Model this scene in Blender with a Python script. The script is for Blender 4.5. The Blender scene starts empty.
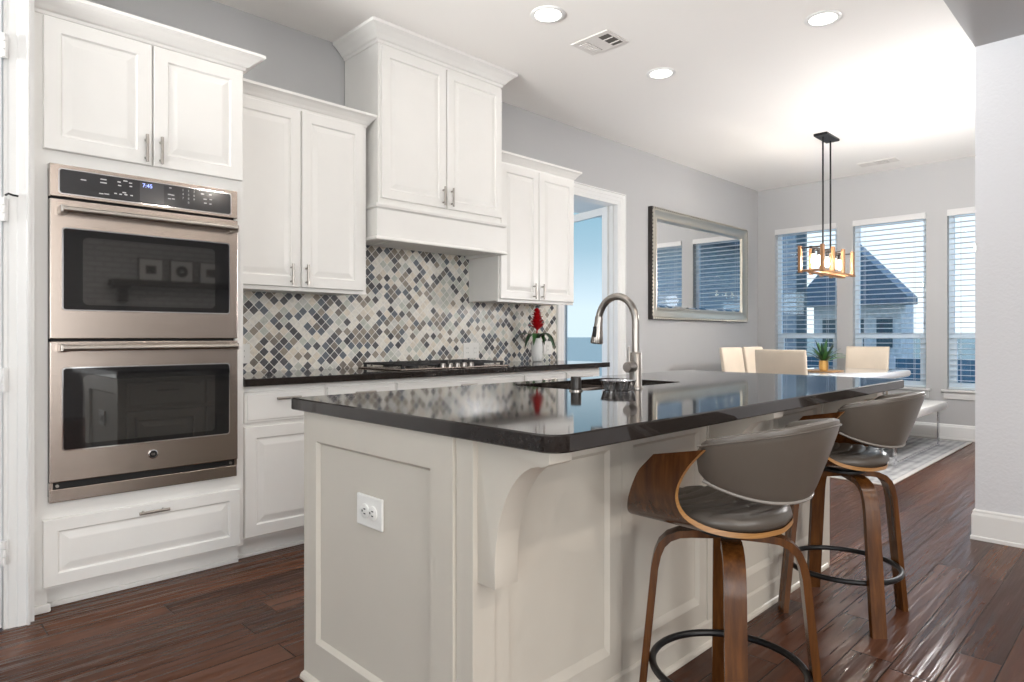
import bpy, bmesh, math, random
from mathutils import Vector, Matrix

random.seed(7)
SC = bpy.context.scene
COL = SC.collection
R = math.radians
PI = math.pi

# ------------------------------------------------------------------ camera
F_PX, YAW, EYE = 650.0, R(45.4), 1.127
cam_d = bpy.data.cameras.new('camera')
cam_d.sensor_width = 36.0
cam_d.lens = F_PX / 1024 * 36.0
cam_d.shift_y = -5.0 / 1024
cam_d.clip_start = 0.05
cam_d.clip_end = 1500
cam = bpy.data.objects.new('camera', cam_d)
cam.location = (0, 0, EYE)
cam.rotation_euler = (R(90), 0, YAW - R(90))
COL.objects.link(cam)
SC.camera = cam

# ------------------------------------------------------------------ view + world
SC.view_settings.view_transform = 'Standard'
SC.view_settings.look = 'None'
SC.view_settings.gamma = 1
SC.view_settings.use_curve_mapping = False
SC.view_settings.exposure = 0.30
SC.cycles.use_denoising = True
SC.cycles.max_bounces = 10
SC.cycles.diffuse_bounces = 5
SC.cycles.glossy_bounces = 5
SC.cycles.transparent_max_bounces = 16
SC.cycles.sample_clamp_indirect = 6.0
SC.cycles.caustics_reflective = False
SC.cycles.caustics_refractive = False

SKY = 1.3
w = bpy.data.worlds.new('sky'); SC.world = w
w.use_nodes = True
nt = w.node_tree; nt.nodes.clear()
o_ = nt.nodes.new('ShaderNodeOutputWorld'); b_ = nt.nodes.new('ShaderNodeBackground')
tc_ = nt.nodes.new('ShaderNodeTexCoord'); sx_ = nt.nodes.new('ShaderNodeSeparateXYZ')
cr_ = nt.nodes.new('ShaderNodeValToRGB')
nt.links.new(tc_.outputs['Generated'], sx_.inputs[0]); nt.links.new(sx_.outputs['Z'], cr_.inputs[0])
e = cr_.color_ramp.elements                      # towards the sun (+X): pale and bright
e[0].position = 0.0; e[0].color = (1.0, 1.0, 1.0, 1)
e[1].position = 0.75; e[1].color = (.20, .45, .95, 1)
m_ = e.new(0.30); m_.color = (.80, .91, 1.0, 1)
cr2 = nt.nodes.new('ShaderNodeValToRGB'); e = cr2.color_ramp.elements       # away from it: bluer
e[0].position = 0.04; e[0].color = (.66, .70, .72, 1)
e[1].position = 0.75; e[1].color = (.12, .32, .65, 1)
m_ = e.new(0.13); m_.color = (.36, .47, .53, 1)
m_ = e.new(0.20); m_.color = (.25, .39, .46, 1)
nt.links.new(sx_.outputs['Z'], cr2.inputs[0])
mr_ = nt.nodes.new('ShaderNodeMapRange'); mr_.inputs[1].default_value = .42; mr_.inputs[2].default_value = .58
nt.links.new(sx_.outputs['Y'], mr_.inputs[0])
mx_ = nt.nodes.new('ShaderNodeMix'); mx_.data_type = 'RGBA'
nt.links.new(mr_.outputs[0], mx_.inputs[0]); nt.links.new(cr_.outputs[0], mx_.inputs[6]); nt.links.new(cr2.outputs[0], mx_.inputs[7])
b_.inputs['Strength'].default_value = SKY
nt.links.new(mx_.outputs[2], b_.inputs[0]); nt.links.new(b_.outputs[0], o_.inputs[0])

# sun: high and beyond the window wall, so it strikes the blinds and not the floor
sun_d = bpy.data.lights.new('sun', 'SUN'); sun_d.energy = 2.0; sun_d.angle = R(.6); sun_d.color = (1, .96, .9)
sun = bpy.data.objects.new('sun', sun_d); sun.rotation_euler = (0, R(33), R(-12)); COL.objects.link(sun)

# area lamps added as fill at unseen windows behind and left of the camera
def area(name, loc, rot, sx, sy, watts, col):
    l = bpy.data.lights.new(name, 'AREA'); l.shape = 'RECTANGLE'; l.size = sx; l.size_y = sy
    l.energy = watts; l.color = col
    ob = bpy.data.objects.new(name, l); ob.location = loc; ob.rotation_euler = rot; COL.objects.link(ob); return ob
FILL_COL = (1.0, .975, .945)
area('living_window_fill', (-.35, -4.12, 1.5), (R(90 + 8), 0, 0), 3.3, 2.1, 105, FILL_COL)
area('side_window_fill', (-3.35, -1.6, 1.5), (R(90 + 20), 0, R(-90)), 2.8, 2.1, 85, FILL_COL)
area('nook_upward_fill', (-3.35, 1.9, 1.5), (R(90 + 23), 0, R(-90)), 1.9, 1.9, 60, FILL_COL).data.spread = R(46)  # narrow upward fill, added to brighten the kitchen ceiling
for _y in (3.24, 2.30, 1.345):                       # sky portals at the dining windows
    p = area('sky_portal', (8.56, _y, 1.5), (R(90), 0, R(90)), .76, 1.95, 1, (1, 1, 1)); p.data.cycles.is_portal = True

LIVING_CAN_W, CAN_W, CAN_COL = 12.0, 1.2, (1.0, .90, .80)

FILL_GLOBE = 165

# ------------------------------------------------------------------ node helpers / materials
def nmat(name):
    m = bpy.data.materials.new(name); m.use_nodes = True
    n = m.node_tree
    return m, n, n.nodes['Principled BSDF']
def N(n, t, **kw):
    x = n.nodes.new(t)
    for k, v in kw.items(): setattr(x, k, v)
    return x
def MA(n, op, a, b=None, c=None):
    x = N(n, 'ShaderNodeMath', operation=op)
    for i, v in enumerate((a, b, c)):
        if v is None: continue
        if isinstance(v, (int, float)): x.inputs[i].default_value = v
        else: n.links.new(v, x.inputs[i])
    return x.outputs[0]
def ramp(n, fac, stops, interp='LINEAR'):
    x = N(n, 'ShaderNodeValToRGB'); x.color_ramp.interpolation = interp
    els = x.color_ramp.elements
    els[0].position, els[0].color = stops[0][0], (*stops[0][1], 1)
    els[1].position, els[1].color = stops[-1][0], (*stops[-1][1], 1)
    for p, c in stops[1:-1]:
        q = els.new(p); q.color = (*c, 1)
    n.links.new(fac, x.inputs[0]); return x.outputs[0]
def coords(n, scale=(1, 1, 1), rot=(0, 0, 0), kind='Object'):
    t = N(n, 'ShaderNodeTexCoord'); mp = N(n, 'ShaderNodeMapping')
    mp.inputs['Scale'].default_value = scale; mp.inputs['Rotation'].default_value = rot
    n.links.new(t.outputs[kind], mp.inputs[0]); return mp.outputs[0]
def noise(n, vec, scale, detail=3, rough=.5):
    x = N(n, 'ShaderNodeTexNoise'); x.inputs['Scale'].default_value = scale
    x.inputs['Detail'].default_value = detail; x.inputs['Roughness'].default_value = rough
    n.links.new(vec, x.inputs['Vector']); return x.outputs['Fac']
def bump(n, p, h, strength=.2, dist=.01):
    b = N(n, 'ShaderNodeBump'); b.inputs['Strength'].default_value = strength; b.inputs['Distance'].default_value = dist
    n.links.new(h, b.inputs['Height']); n.links.new(b.outputs[0], p.inputs['Normal'])

def plain(name, col, rough=.4, metal=0.0, spec=.5, coat=0, bmp=None, var=0.0, emit=None, estr=0):
    m, n, p = nmat(name)
    p.inputs['Base Color'].default_value = (*col, 1); p.inputs['Roughness'].default_value = rough
    p.inputs['Metallic'].default_value = metal; p.inputs['Specular IOR Level'].default_value = spec
    p.inputs['Coat Weight'].default_value = coat
    c = coords(n)
    if var:
        f = noise(n, c, 6, 3)
        lo = tuple(x * (1 - var) for x in col); hi = tuple(min(1, x * (1 + var)) for x in col)
        n.links.new(ramp(n, f, [(.3, lo), (.7, hi)]), p.inputs['Base Color'])
    if bmp:
        bump(n, p, noise(n, c, bmp[0], 4), bmp[1], bmp[2])
    if emit:
        p.inputs['Emission Color'].default_value = (*emit, 1); p.inputs['Emission Strength'].default_value = estr
    return m

M = {}
M['white'] = plain('white_cabinet_paint', (.80, .79, .765), .38, var=.012)
M['cream'] = plain('island_paint', (.57, .53, .465), .40, var=.012)
M['trim'] = plain('trim_paint', (.80, .80, .79), .35, var=.01)
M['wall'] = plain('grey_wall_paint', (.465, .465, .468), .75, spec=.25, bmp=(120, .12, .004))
M['wall_cool'] = plain('pale_wall_paint', (.70, .71, .74), .75, spec=.25, bmp=(60, .35, .006))
M['hall'] = plain('hall_wall_paint', (.56, .70, .78), .7, spec=.25)
M['ceil'] = plain('ceiling_paint', (.87, .85, .825), .85, spec=.2, bmp=(90, .08, .004))
M['nickel'] = plain('brushed_nickel', (.40, .37, .34), .3, 1.0)
M['faucet'] = plain('dark_brushed_nickel', (.33, .305, .28), .28, 1.0)
M['chrome'] = plain('polished_chrome', (.80, .81, .83), .08, 1.0)
M['steel_dark'] = plain('dark_vent_steel', (.02, .02, .02), .5, .6)
M['black'] = plain('black_metal', (.012, .012, .013), .35, .4)
M['iron'] = plain('cast_iron', (.02, .02, .022), .55, .2, bmp=(200, .2, .002))
M['black_plastic'] = plain('black_cap', (.02, .015, .012), .35)
M['panel_glass'] = plain('control_glass', (.028, .029, .032), .12, coat=.3)
M['display'] = plain('display_glass', (.06, .06, .065), .15)
M['oven_glass'] = plain('oven_glass', (.024, .0235, .023), .03, spec=.9, coat=.6)
M['oven_inner'] = plain('oven_window_rim', (.010, .010, .011), .05, spec=.6)
M['print'] = plain('panel_print', (.55, .55, .56), .5)
M['clock'] = plain('clock_digits', (.2, .25, .8), .5, emit=(.35, .45, 1.0), estr=1.6)
M['outlet'] = plain('outlet_plastic', (.78, .77, .74), .3)
M['slot'] = plain('outlet_slot', (.03, .03, .03), .5)
M['leather'] = plain('taupe_leather', (.098, .083, .069), .36, bmp=(260, .12, .002), var=.05)
M['piping'] = plain('leather_piping', (.23, .21, .19), .4)
M['fabric'] = plain('cream_leather', (.72, .62, .50), .5, bmp=(120, .1, .003), var=.04)
M['gloss_white'] = plain('gloss_white_lacquer', (.80, .80, .82), .08, coat=.5)
M['mirror'] = plain('mirror_silver', (.93, .94, .94), .015, 1.0)
M['frame_silver'] = plain('champagne_silver_leaf', (.62, .58, .50), .28, .85, bmp=(60, .15, .003))
M['frame_dark'] = plain('dark_frame', (.025, .02, .018), .4)
M['lamp'] = plain('lamp_lens', (.9, .9, .9), .5, emit=(1, .95, .88), estr=9)
M['bulb'] = plain('bulb_glow', (.9, .8, .6), .2, emit=(1, .80, .50), estr=9)
M['vent'] = plain('vent_white', (.72, .69, .66), .5)
M['vent_dark'] = plain('vent_inside', (.10, .09, .08), .7)
M['blind'] = plain('blind_slat', (.62, .68, .72), .45)
M['vinyl'] = plain('window_vinyl', (.66, .76, .84), .4)
M['sill'] = plain('sill_paint', (.66, .655, .65), .35)
M['red'] = plain('red_bract', (.62, .012, .02), .4, var=.2)
M['leaf'] = plain('leaf_green', (.035, .13, .03), .4, var=.35)
M['leaf_dark'] = plain('leaf_dark_green', (.012, .05, .016), .4, var=.3)
M['vase'] = plain('white_ceramic', (.80, .80, .79), .25)
M['gold'] = plain('gold_metal', (.70, .42, .14), .3, 1.0)
M['soil'] = plain('soil', (.03, .02, .015), .9)
M['shelf_dark'] = plain('dark_mantel_wood', (.02, .012, .01), .4)
M['roof'] = plain('shaded_roof', (.060, .125, .185), .8, bmp=(30, .3, .02), var=.15)  # sky blue and shade mixed into the roof colour
M['stone'] = plain('pale_stone_wall', (.56, .60, .63), .85, var=.15)
M['siding'] = plain('house_siding', (.55, .6, .63), .8, var=.1)
M['fence'] = plain('skylit_fence', (.06, .165, .25), .85, var=.2)  # blue of the skylight put into the board colour
M['ground'] = plain('dry_lawn', (.24, .28, .24), .95, var=.25)
M['downspout'] = plain('downspout_metal', (.02, .075, .105), .5)
M['teal'] = plain('patio_post', (.6, .65, .7), .5)

def _glass():
    m = bpy.data.materials.new('window_glass'); m.use_nodes = True
    n = m.node_tree; n.nodes.clear()
    out = N(n, 'ShaderNodeOutputMaterial'); mix = N(n, 'ShaderNodeMixShader')
    tr = N(n, 'ShaderNodeBsdfTransparent'); gl = N(n, 'ShaderNodeBsdfGlossy'); fr = N(n, 'ShaderNodeFresnel')
    tr.inputs[0].default_value = (.86, .93, .97, 1); gl.inputs['Roughness'].default_value = .02
    ge = N(n, 'ShaderNodeNewGeometry'); n.links.new(MA(n, 'ADD', MA(n, 'MULTIPLY', ge.outputs['Backfacing'], 1 / 1.45 - 1.45), 1.45), fr.inputs[0])
    n.links.new(fr.outputs[0], mix.inputs[0]); n.links.new(tr.outputs[0], mix.inputs[1])
    n.links.new(gl.outputs[0], mix.inputs[2]); n.links.new(mix.outputs[0], out.inputs[0]); return m
M['glass'] = _glass()

def _steel():
    m, n, p = nmat('stainless_steel')
    c = coords(n, (3, 60, 400))
    f = noise(n, c, 2.0, 2)
    n.links.new(ramp(n, f, [(.3, (.40, .345, .305)), (.7, (.48, .415, .37))]), p.inputs['Base Color'])
    p.inputs['Metallic'].default_value = 1.0; p.inputs['Roughness'].default_value = .27
    bump(n, p, f, .04, .002); return m
M['steel'] = _steel()

def _counter():
    m, n, p = nmat('dark_quartz')
    c = coords(n)
    v = N(n, 'ShaderNodeTexVoronoi'); v.inputs['Scale'].default_value = 260; n.links.new(c, v.inputs['Vector'])
    f = MA(n, 'ADD', MA(n, 'MULTIPLY', noise(n, c, 90, 3), .7), MA(n, 'MULTIPLY', v.outputs['Distance'], .4))
    n.links.new(ramp(n, f, [(.35, (.014, .0105, .0095)), (.75, (.023, .0185, .0165))]), p.inputs['Base Color'])
    p.inputs['Roughness'].default_value = .055; p.inputs['Specular IOR Level'].default_value = .45
    return m
M['counter'] = _counter()

def _floor():
    m, n, p = nmat('handscraped_planks')
    t = N(n, 'ShaderNodeTexCoord'); s = N(n, 'ShaderNodeSeparateXYZ'); n.links.new(t.outputs['Object'], s.inputs[0])
    X, Y = s.outputs['X'], s.outputs['Y']
    pw, plen = .135, 1.25
    yr = MA(n, 'DIVIDE', Y, pw); row = MA(n, 'FLOOR', yr); yf = MA(n, 'FRACT', yr)
    wn = N(n, 'ShaderNodeTexWhiteNoise', noise_dimensions='1D'); n.links.new(row, wn.inputs['W'])
    xo = MA(n, 'ADD', MA(n, 'DIVIDE', X, plen), MA(n, 'MULTIPLY', wn.outputs['Value'], 7.3))
    colm = MA(n, 'FLOOR', xo); xf = MA(n, 'FRACT', xo)
    cb = N(n, 'ShaderNodeCombineXYZ'); n.links.new(row, cb.inputs[0]); n.links.new(colm, cb.inputs[1])
    w2 = N(n, 'ShaderNodeTexWhiteNoise', noise_dimensions='2D'); n.links.new(cb.outputs[0], w2.inputs['Vector'])
    rnd = w2.outputs['Value']
    # grain, shifted per plank
    cg = N(n, 'ShaderNodeCombineXYZ')
    n.links.new(MA(n, 'ADD', MA(n, 'MULTIPLY', X, 2.2), MA(n, 'MULTIPLY', rnd, 40)), cg.inputs[0])
    n.links.new(MA(n, 'MULTIPLY', Y, 26), cg.inputs[1]); n.links.new(MA(n, 'MULTIPLY', rnd, 9), cg.inputs[2])
    g = noise(n, cg.outputs[0], 1.0, 5, .62)
    tone = MA(n, 'ADD', MA(n, 'MULTIPLY', rnd, .40), MA(n, 'MULTIPLY', g, .66))
    base = ramp(n, tone, [(.18, (.036, .0140, .0078)), (.5, (.083, .031, .0160)), (.78, (.128, .053, .029)), (1.0, (.18, .084, .050))])
    # seams
    ey = MA(n, 'MINIMUM', yf, MA(n, 'SUBTRACT', 1.0, yf)); ey = MA(n, 'MULTIPLY', ey, pw)
    ex = MA(n, 'MINIMUM', xf, MA(n, 'SUBTRACT', 1.0, xf)); ex = MA(n, 'MULTIPLY', ex, plen)
    ed = MA(n, 'MINIMUM', ex, ey)
    seam = N(n, 'ShaderNodeMapRange'); n.links.new(ed, seam.inputs[0])
    seam.inputs[1].default_value = .0006; seam.inputs[2].default_value = .0024
    mx = N(n, 'ShaderNodeMix', data_type='RGBA'); n.links.new(seam.outputs[0], mx.inputs[0])
    mx.inputs[6].default_value = (.012, .007, .005, 1); n.links.new(base, mx.inputs[7])
    n.links.new(mx.outputs[2], p.inputs['Base Color'])
    # hand-scraped ripples along the planks
    cs = N(n, 'ShaderNodeCombineXYZ')
    n.links.new(MA(n, 'ADD', MA(n, 'MULTIPLY', X, 1.6), MA(n, 'MULTIPLY', rnd, 5)), cs.inputs[0])
    n.links.new(MA(n, 'MULTIPLY', Y, 26), cs.inputs[1])
    rip = noise(n, cs.outputs[0], 1.0, 2, .45)
    h = MA(n, 'ADD', MA(n, 'MULTIPLY', rip, .9), MA(n, 'MULTIPLY', g, .05))
    h = MA(n, 'ADD', h, MA(n, 'MULTIPLY', seam.outputs[0], .25))
    bump(n, p, h, .9, .009)
    n.links.new(ramp(n, g, [(.3, (.17, .17, .17)), (.8, (.30, .30, .30))]), p.inputs['Roughness'])
    p.inputs['Specular IOR Level'].default_value = .15
    return m
M['floor'] = _floor()

def _tiles():
    m, n, p = nmat('diamond_mosaic')
    t = N(n, 'ShaderNodeTexCoord'); s = N(n, 'ShaderNodeSeparateXYZ'); n.links.new(t.outputs['Object'], s.inputs[0])
    X, Z = s.outputs['X'], s.outputs['Z']
    d = 1 / .0625
    a = MA(n, 'MULTIPLY', MA(n, 'ADD', X, Z), d); b = MA(n, 'MULTIPLY', MA(n, 'SUBTRACT', Z, X), d)
    ia, ib = MA(n, 'FLOOR', a), MA(n, 'FLOOR', b); fa, fb = MA(n, 'FRACT', a), MA(n, 'FRACT', b)
    cb = N(n, 'ShaderNodeCombineXYZ'); n.links.new(ia, cb.inputs[0]); n.links.new(ib, cb.inputs[1])
    w1 = N(n, 'ShaderNodeTexWhiteNoise', noise_dimensions='2D'); n.links.new(cb.outputs[0], w1.inputs['Vector'])
    r = w1.outputs['Value']
    colr = ramp(n, r, [(0, (.82, .79, .72)), (.20, (.76, .70, .60)), (.34, (.56, .58, .52)), (.47, (.66, .66, .62)),
                       (.55, (.34, .30, .25)), (.66, (.115, .115, .122)), (.76, (.15, .168, .192)), (.85, (.23, .205, .18)), (.93, (.085, .085, .092))], 'CONSTANT')
    cl = coords(n); cloud = noise(n, cl, 55, 4)
    mx = N(n, 'ShaderNodeMix', data_type='RGBA', blend_type='MULTIPLY'); mx.inputs[0].default_value = 1
    n.links.new(colr, mx.inputs[6]); n.links.new(ramp(n, cloud, [(.3, (.85, .85, .87)), (.7, (1.06, 1.05, 1.03))]), mx.inputs[7])
    ea = MA(n, 'MINIMUM', fa, MA(n, 'SUBTRACT', 1.0, fa)); eb = MA(n, 'MINIMUM', fb, MA(n, 'SUBTRACT', 1.0, fb))
    ed = MA(n, 'MINIMUM', ea, eb)
    g = N(n, 'ShaderNodeMapRange'); n.links.new(ed, g.inputs[0]); g.inputs[1].default_value = .03; g.inputs[2].default_value = .055
    m2 = N(n, 'ShaderNodeMix', data_type='RGBA'); n.links.new(g.outputs[0], m2.inputs[0])
    m2.inputs[6].default_value = (.82, .80, .76, 1); n.links.new(mx.outputs[2], m2.inputs[7])
    n.links.new(m2.outputs[2], p.inputs['Base Color'])
    rr = N(n, 'ShaderNodeMapRange'); n.links.new(g.outputs[0], rr.inputs[0]); rr.inputs[3].default_value = .7; rr.inputs[4].default_value = .16
    n.links.new(rr.outputs[0], p.inputs['Roughness'])
    bump(n, p, g.outputs[0], .4, .002)
    return m
M['tile'] = _tiles()

def _wood(name, lo, mid, hi, sc, rough=.35, bm=.1):
    m, n, p = nmat(name)
    c = coords(n, sc)
    f = noise(n, c, 1.0, 6, .6)
    n.links.new(ramp(n, f, [(.28, lo), (.5, mid), (.75, hi)]), p.inputs['Base Color'])
    p.inputs['Roughness'].default_value = rough
    bump(n, p, f, bm, .003); return m
M['walnut'] = _wood('walnut_shell', (.026, .008, .003), (.062, .021, .006), (.115, .044, .013), (45, 45, 3.0), .2)
M['walnut_leg'] = _wood('walnut_leg', (.045, .0145, .003), (.092, .032, .007), (.15, .056, .012), (50, 50, 3.0), .26)
M['ply'] = _wood('plywood_edge', (.26, .12, .035), (.34, .165, .05), (.42, .22, .075), (8, 8, 240), .4)
M['pine'] = _wood('pendant_wood', (.17, .08, .03), (.27, .135, .055), (.38, .20, .085), (30, 30, 4), .5)
M['tray'] = _wood('tray_wood', (.30, .15, .05), (.42, .23, .08), (.5, .3, .12), (6, 50, 6), .4)

def _rug():
    m, n, p = nmat('woven_rug')
    c = coords(n)
    s = N(n, 'ShaderNodeSeparateXYZ'); n.links.new(c, s.inputs[0])
    st = MA(n, 'SINE', MA(n, 'MULTIPLY', s.outputs['Y'], 95))
    f = MA(n, 'ADD', MA(n, 'MULTIPLY', noise(n, c, 5, 5, .7), .8), MA(n, 'MULTIPLY', st, .07))
    n.links.new(ramp(n, f, [(.25, (.26, .26, .265)), (.45, (.44, .44, .445)), (.62, (.60, .59, .57))]), p.inputs['Base Color'])
    p.inputs['Roughness'].default_value = .95; bump(n, p, noise(n, c, 300, 2), .4, .004); return m
M['rug'] = _rug()
M['rug_edge'] = plain('rug_binding', (.55, .53, .50), .9)

def _brick(name, c1, c2, mort, sc, bw, rh):
    m, n, p = nmat(name)
    t = N(n, 'ShaderNodeTexCoord'); s = N(n, 'ShaderNodeSeparateXYZ'); n.links.new(t.outputs['Object'], s.inputs[0])
    cb = N(n, 'ShaderNodeCombineXYZ')
    n.links.new(MA(n, 'ADD', s.outputs['X'], s.outputs['Y']), cb.inputs[0]); n.links.new(s.outputs['Z'], cb.inputs[1])
    b = N(n, 'ShaderNodeTexBrick'); b.inputs['Scale'].default_value = sc
    b.inputs['Color1'].default_value = (*c1, 1); b.inputs['Color2'].default_value = (*c2, 1); b.inputs['Mortar'].default_value = (*mort, 1)
    b.inputs['Brick Width'].default_value = bw; b.inputs['Row Height'].default_value = rh; b.inputs['Mortar Size'].default_value = .012
    n.links.new(cb.outputs[0], b.inputs['Vector']); n.links.new(b.outputs['Color'], p.inputs['Base Color'])
    p.inputs['Roughness'].default_value = .9; bump(n, p, b.outputs['Fac'], -.3, .01); return m
M['brick'] = _brick('blue_grey_brick', (.20, .27, .33), (.29, .36, .42), (.40, .46, .50), 1, .21, .075)
M['hearth'] = _brick('painted_brick', (.50, .50, .50), (.56, .56, .55), (.40, .40, .40), 1, .22, .075)

# ------------------------------------------------------------------ mesh helpers
class MB:
    def __init__(s): s.bm = bmesh.new()
    def box(s, x0, x1, y0, y1, z0, z1, bev=0, seg=2, mat=None):
        t = bmesh.new()
        bmesh.ops.create_cube(t, size=1)
        for v in t.verts:
            v.co = Vector(((x0 + x1) / 2 + v.co.x * abs(x1 - x0), (y0 + y1) / 2 + v.co.y * abs(y1 - y0), (z0 + z1) / 2 + v.co.z * abs(z1 - z0)))
        if bev: bmesh.ops.bevel(t, geom=t.edges[:], offset=bev, segments=seg, profile=.5, affect='EDGES', clamp_overlap=True)
        return s._add(t, mat)
    def _add(s, t, mat=None):
        if mat is not None: t.transform(mat)
        me = bpy.data.meshes.new('tmp'); t.to_mesh(me); t.free(); s.bm.from_mesh(me); bpy.data.meshes.remove(me); return s
    def loops(s, rings, cap0=True, cap1=True, closed=True, mat=None):
        t = bmesh.new()
        rs = [[t.verts.new(Vector(p)) for p in r] for r in rings]
        k = len(rs[0])
        for a, b in zip(rs, rs[1:]):
            for i in range(k if closed else k - 1):
                j = (i + 1) % k
                t.faces.new((a[i], a[j], b[j], b[i]))
        if cap0: t.faces.new(list(reversed(rs[0])))
        if cap1: t.faces.new(rs[-1])
        bmesh.ops.recalc_face_normals(t, faces=t.faces[:])
        return s._add(t, mat)
    def lathe(s, prof, c=(0, 0, 0), seg=32, mat=None, capped=True):
        rings = []
        for r, z in prof:
            rings.append([(c[0] + r * math.cos(2 * PI * i / seg), c[1] + r * math.sin(2 * PI * i / seg), c[2] + z) for i in range(seg)])
        return s.loops(rings, capped, capped, True, mat)
    def cyl(s, p0, p1, r, seg=16, r1=None):
        return s.tube([p0, p1], [r, r if r1 is None else r1], seg)
    def tube(s, pts, r, seg=10, closed=False, flat=None):
        pts = [Vector(p) for p in pts]; n = len(pts)
        rr = r if isinstance(r, (list, tuple)) else [r] * n
        rings = []; up = None
        for i in range(n):
            if closed: d = pts[(i + 1) % n] - pts[i - 1]
            else: d = pts[min(i + 1, n - 1)] - pts[max(i - 1, 0)]
            d.normalize()
            if up is None:
                up = Vector((0, 0, 1)) if abs(d.z) < .9 else Vector((1, 0, 0))
            a = d.cross(up)
            if a.length < 1e-5: a = d.cross(Vector((0, 1, 0)))
            a.normalize(); b = a.cross(d); b.normalize(); up = b
            rings.append([pts[i] + a * math.cos(2 * PI * k / seg) * rr[i] + b * math.sin(2 * PI * k / seg) * rr[i] for k in range(seg)])
        if closed: return s.loops(rings + [rings[0]], False, False)
        return s.loops(rings)
    def prism(s, poly, axis, lo, hi, bev=0):
        # poly in the two other axes (cyclic order x->(y,z), y->(x,z), z->(x,y))
        def P(u, v, h):
            return {'x': (h, u, v), 'y': (u, h, v), 'z': (u, v, h)}[axis]
        t = bmesh.new()
        a = [t.verts.new(P(u, v, lo)) for u, v in poly]; b = [t.verts.new(P(u, v, hi)) for u, v in poly]
        k = len(poly)
        for i in range(k):
            j = (i + 1) % k; t.faces.new((a[i], a[j], b[j], b[i]))
        t.faces.new(a[::-1]); t.faces.new(b)
        bmesh.ops.recalc_face_normals(t, faces=t.faces[:])
        if bev:
            bmesh.ops.bevel(t, geom=t.edges[:], offset=bev, segments=2, profile=.5, affect='EDGES', clamp_overlap=True)
        return s._add(t)
    def sweep(s, path, prof, closed=False, mat=None):
        # path: 2-D points; prof: (out, z) with "out" to the right of travel
        n = len(path); P = [Vector((*p, 0)) for p in path]; rings = []
        for i in range(n):
            d0 = (P[i] - P[i - 1]).normalized() if (i > 0 or closed) else None
            d1 = (P[(i + 1) % n] - P[i]).normalized() if (i < n - 1 or closed) else None
            if d0 is None: d0 = d1
            if d1 is None: d1 = d0
            n0 = Vector((d0.y, -d0.x, 0)); n1 = Vector((d1.y, -d1.x, 0))
            mi = (n0 + n1); mi.normalize(); k = 1 / max(.2, mi.dot(n0))
            rings.append([P[i] + mi * (o * k) + Vector((0, 0, z)) for o, z in prof])
        if closed: return s.loops(rings + [rings[0]], False, False, True, mat)
        return s.loops(rings, True, True, True, mat)
    def front(s, x0, x1, z0, z1, yb, t, steps):
        # panel facing -Y: back plane yb, front plane yb - t; steps = [(inset, depth behind the front)]
        rings = [[(x0, yb, z0), (x1, yb, z0), (x1, yb, z1), (x0, yb, z1)]]
        for ins, dep in steps:
            y = yb - t + dep
            rings.append([(x0 + ins, y, z0 + ins), (x1 - ins, y, z0 + ins), (x1 - ins, y, z1 - ins), (x0 + ins, y, z1 - ins)])
        return s.loops(rings)
    def build(s, name, mat, parent=None, smooth=None, local=False):
        bm = s.bm
        if parent is not None and not local:
            o = Vector((0, 0, 0)); q = parent
            while q is not None: o += q.location; q = q.parent
            bm.transform(Matrix.Translation(-o))
        me = bpy.data.meshes.new(name); bm.to_mesh(me); bm.free()
        ms = mat if isinstance(mat, list) else [mat]
        for m in ms: me.materials.append(m)
        if smooth:
            me.shade_smooth()
            me.set_sharp_from_angle(angle=R(smooth))
        ob = bpy.data.objects.new(name, me); COL.objects.link(ob)
        if parent is not None: ob.parent = parent
        return ob

def tag(o, label=None, cat=None, group=None, kind=None):
    if label: o['label'] = label
    if cat: o['category'] = cat
    if group: o['group'] = group
    if kind: o['kind'] = kind
    return o
def thing(name, label, cat, loc, rz=0, group=None):
    o = bpy.data.objects.new(name, None); COL.objects.link(o)
    o.empty_display_size = .1; o.location = loc; o.rotation_euler = (0, 0, rz)
    return tag(o, label, cat, group)
def struct(o): o['kind'] = 'structure'; return o
def copy_tree(o, parent=None, loc=None, rz=None, label=None):
    c = o.copy(); COL.objects.link(c)
    if parent is not None: c.parent = parent
    if loc is not None: c.location = loc
    if rz is not None: c.rotation_euler = (0, 0, rz)
    if label: c['label'] = label
    for ch in list(o.children): copy_tree(ch, c)
    return c
def text_mesh(txt, size, mat4, name, mat, parent, depth=.0006):
    cu = bpy.data.curves.new('t', 'FONT'); cu.body = txt; cu.size = size; cu.extrude = depth
    cu.align_x = 'CENTER'; cu.align_y = 'CENTER'
    to = bpy.data.objects.new('t', cu); COL.objects.link(to)
    dg = bpy.context.evaluated_depsgraph_get(); dg.update()
    me = bpy.data.meshes.new_from_object(to.evaluated_get(dg))
    bpy.data.objects.remove(to); bpy.data.curves.remove(cu)
    b = MB(); t = bmesh.new(); t.from_mesh(me); bpy.data.meshes.remove(me); b._add(t, mat4)
    return b.build(name, mat, parent)
FACE_Y = Matrix.Rotation(R(90), 4, 'X')       # text lying in XY -> facing -Y

RAISED = lambda fw: [(0, .004), (.003, 0), (fw, 0), (fw + .006, .008), (fw + .012, .008), (fw + .038, .002), (fw + .042, .0015)]
SLAB = [(0, .007), (.004, .004), (.012, .0035), (.016, 0)]

def bar_pull(parent, a, b, out=.028, r=.0068):
    """bar pull between a and b (world points on the door face), standing off towards -Y"""
    a, b = Vector(a), Vector(b); off = Vector((0, -out, 0)); d = (b - a)
    m = MB(); m.tube([a + off, b + off], r, 12)
    for k in (.17, .83):
        q = a + d * k; m.tube([q, q + off], r * .8, 10)
    return m.build('handle', M['nickel'], parent, 40)

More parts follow.
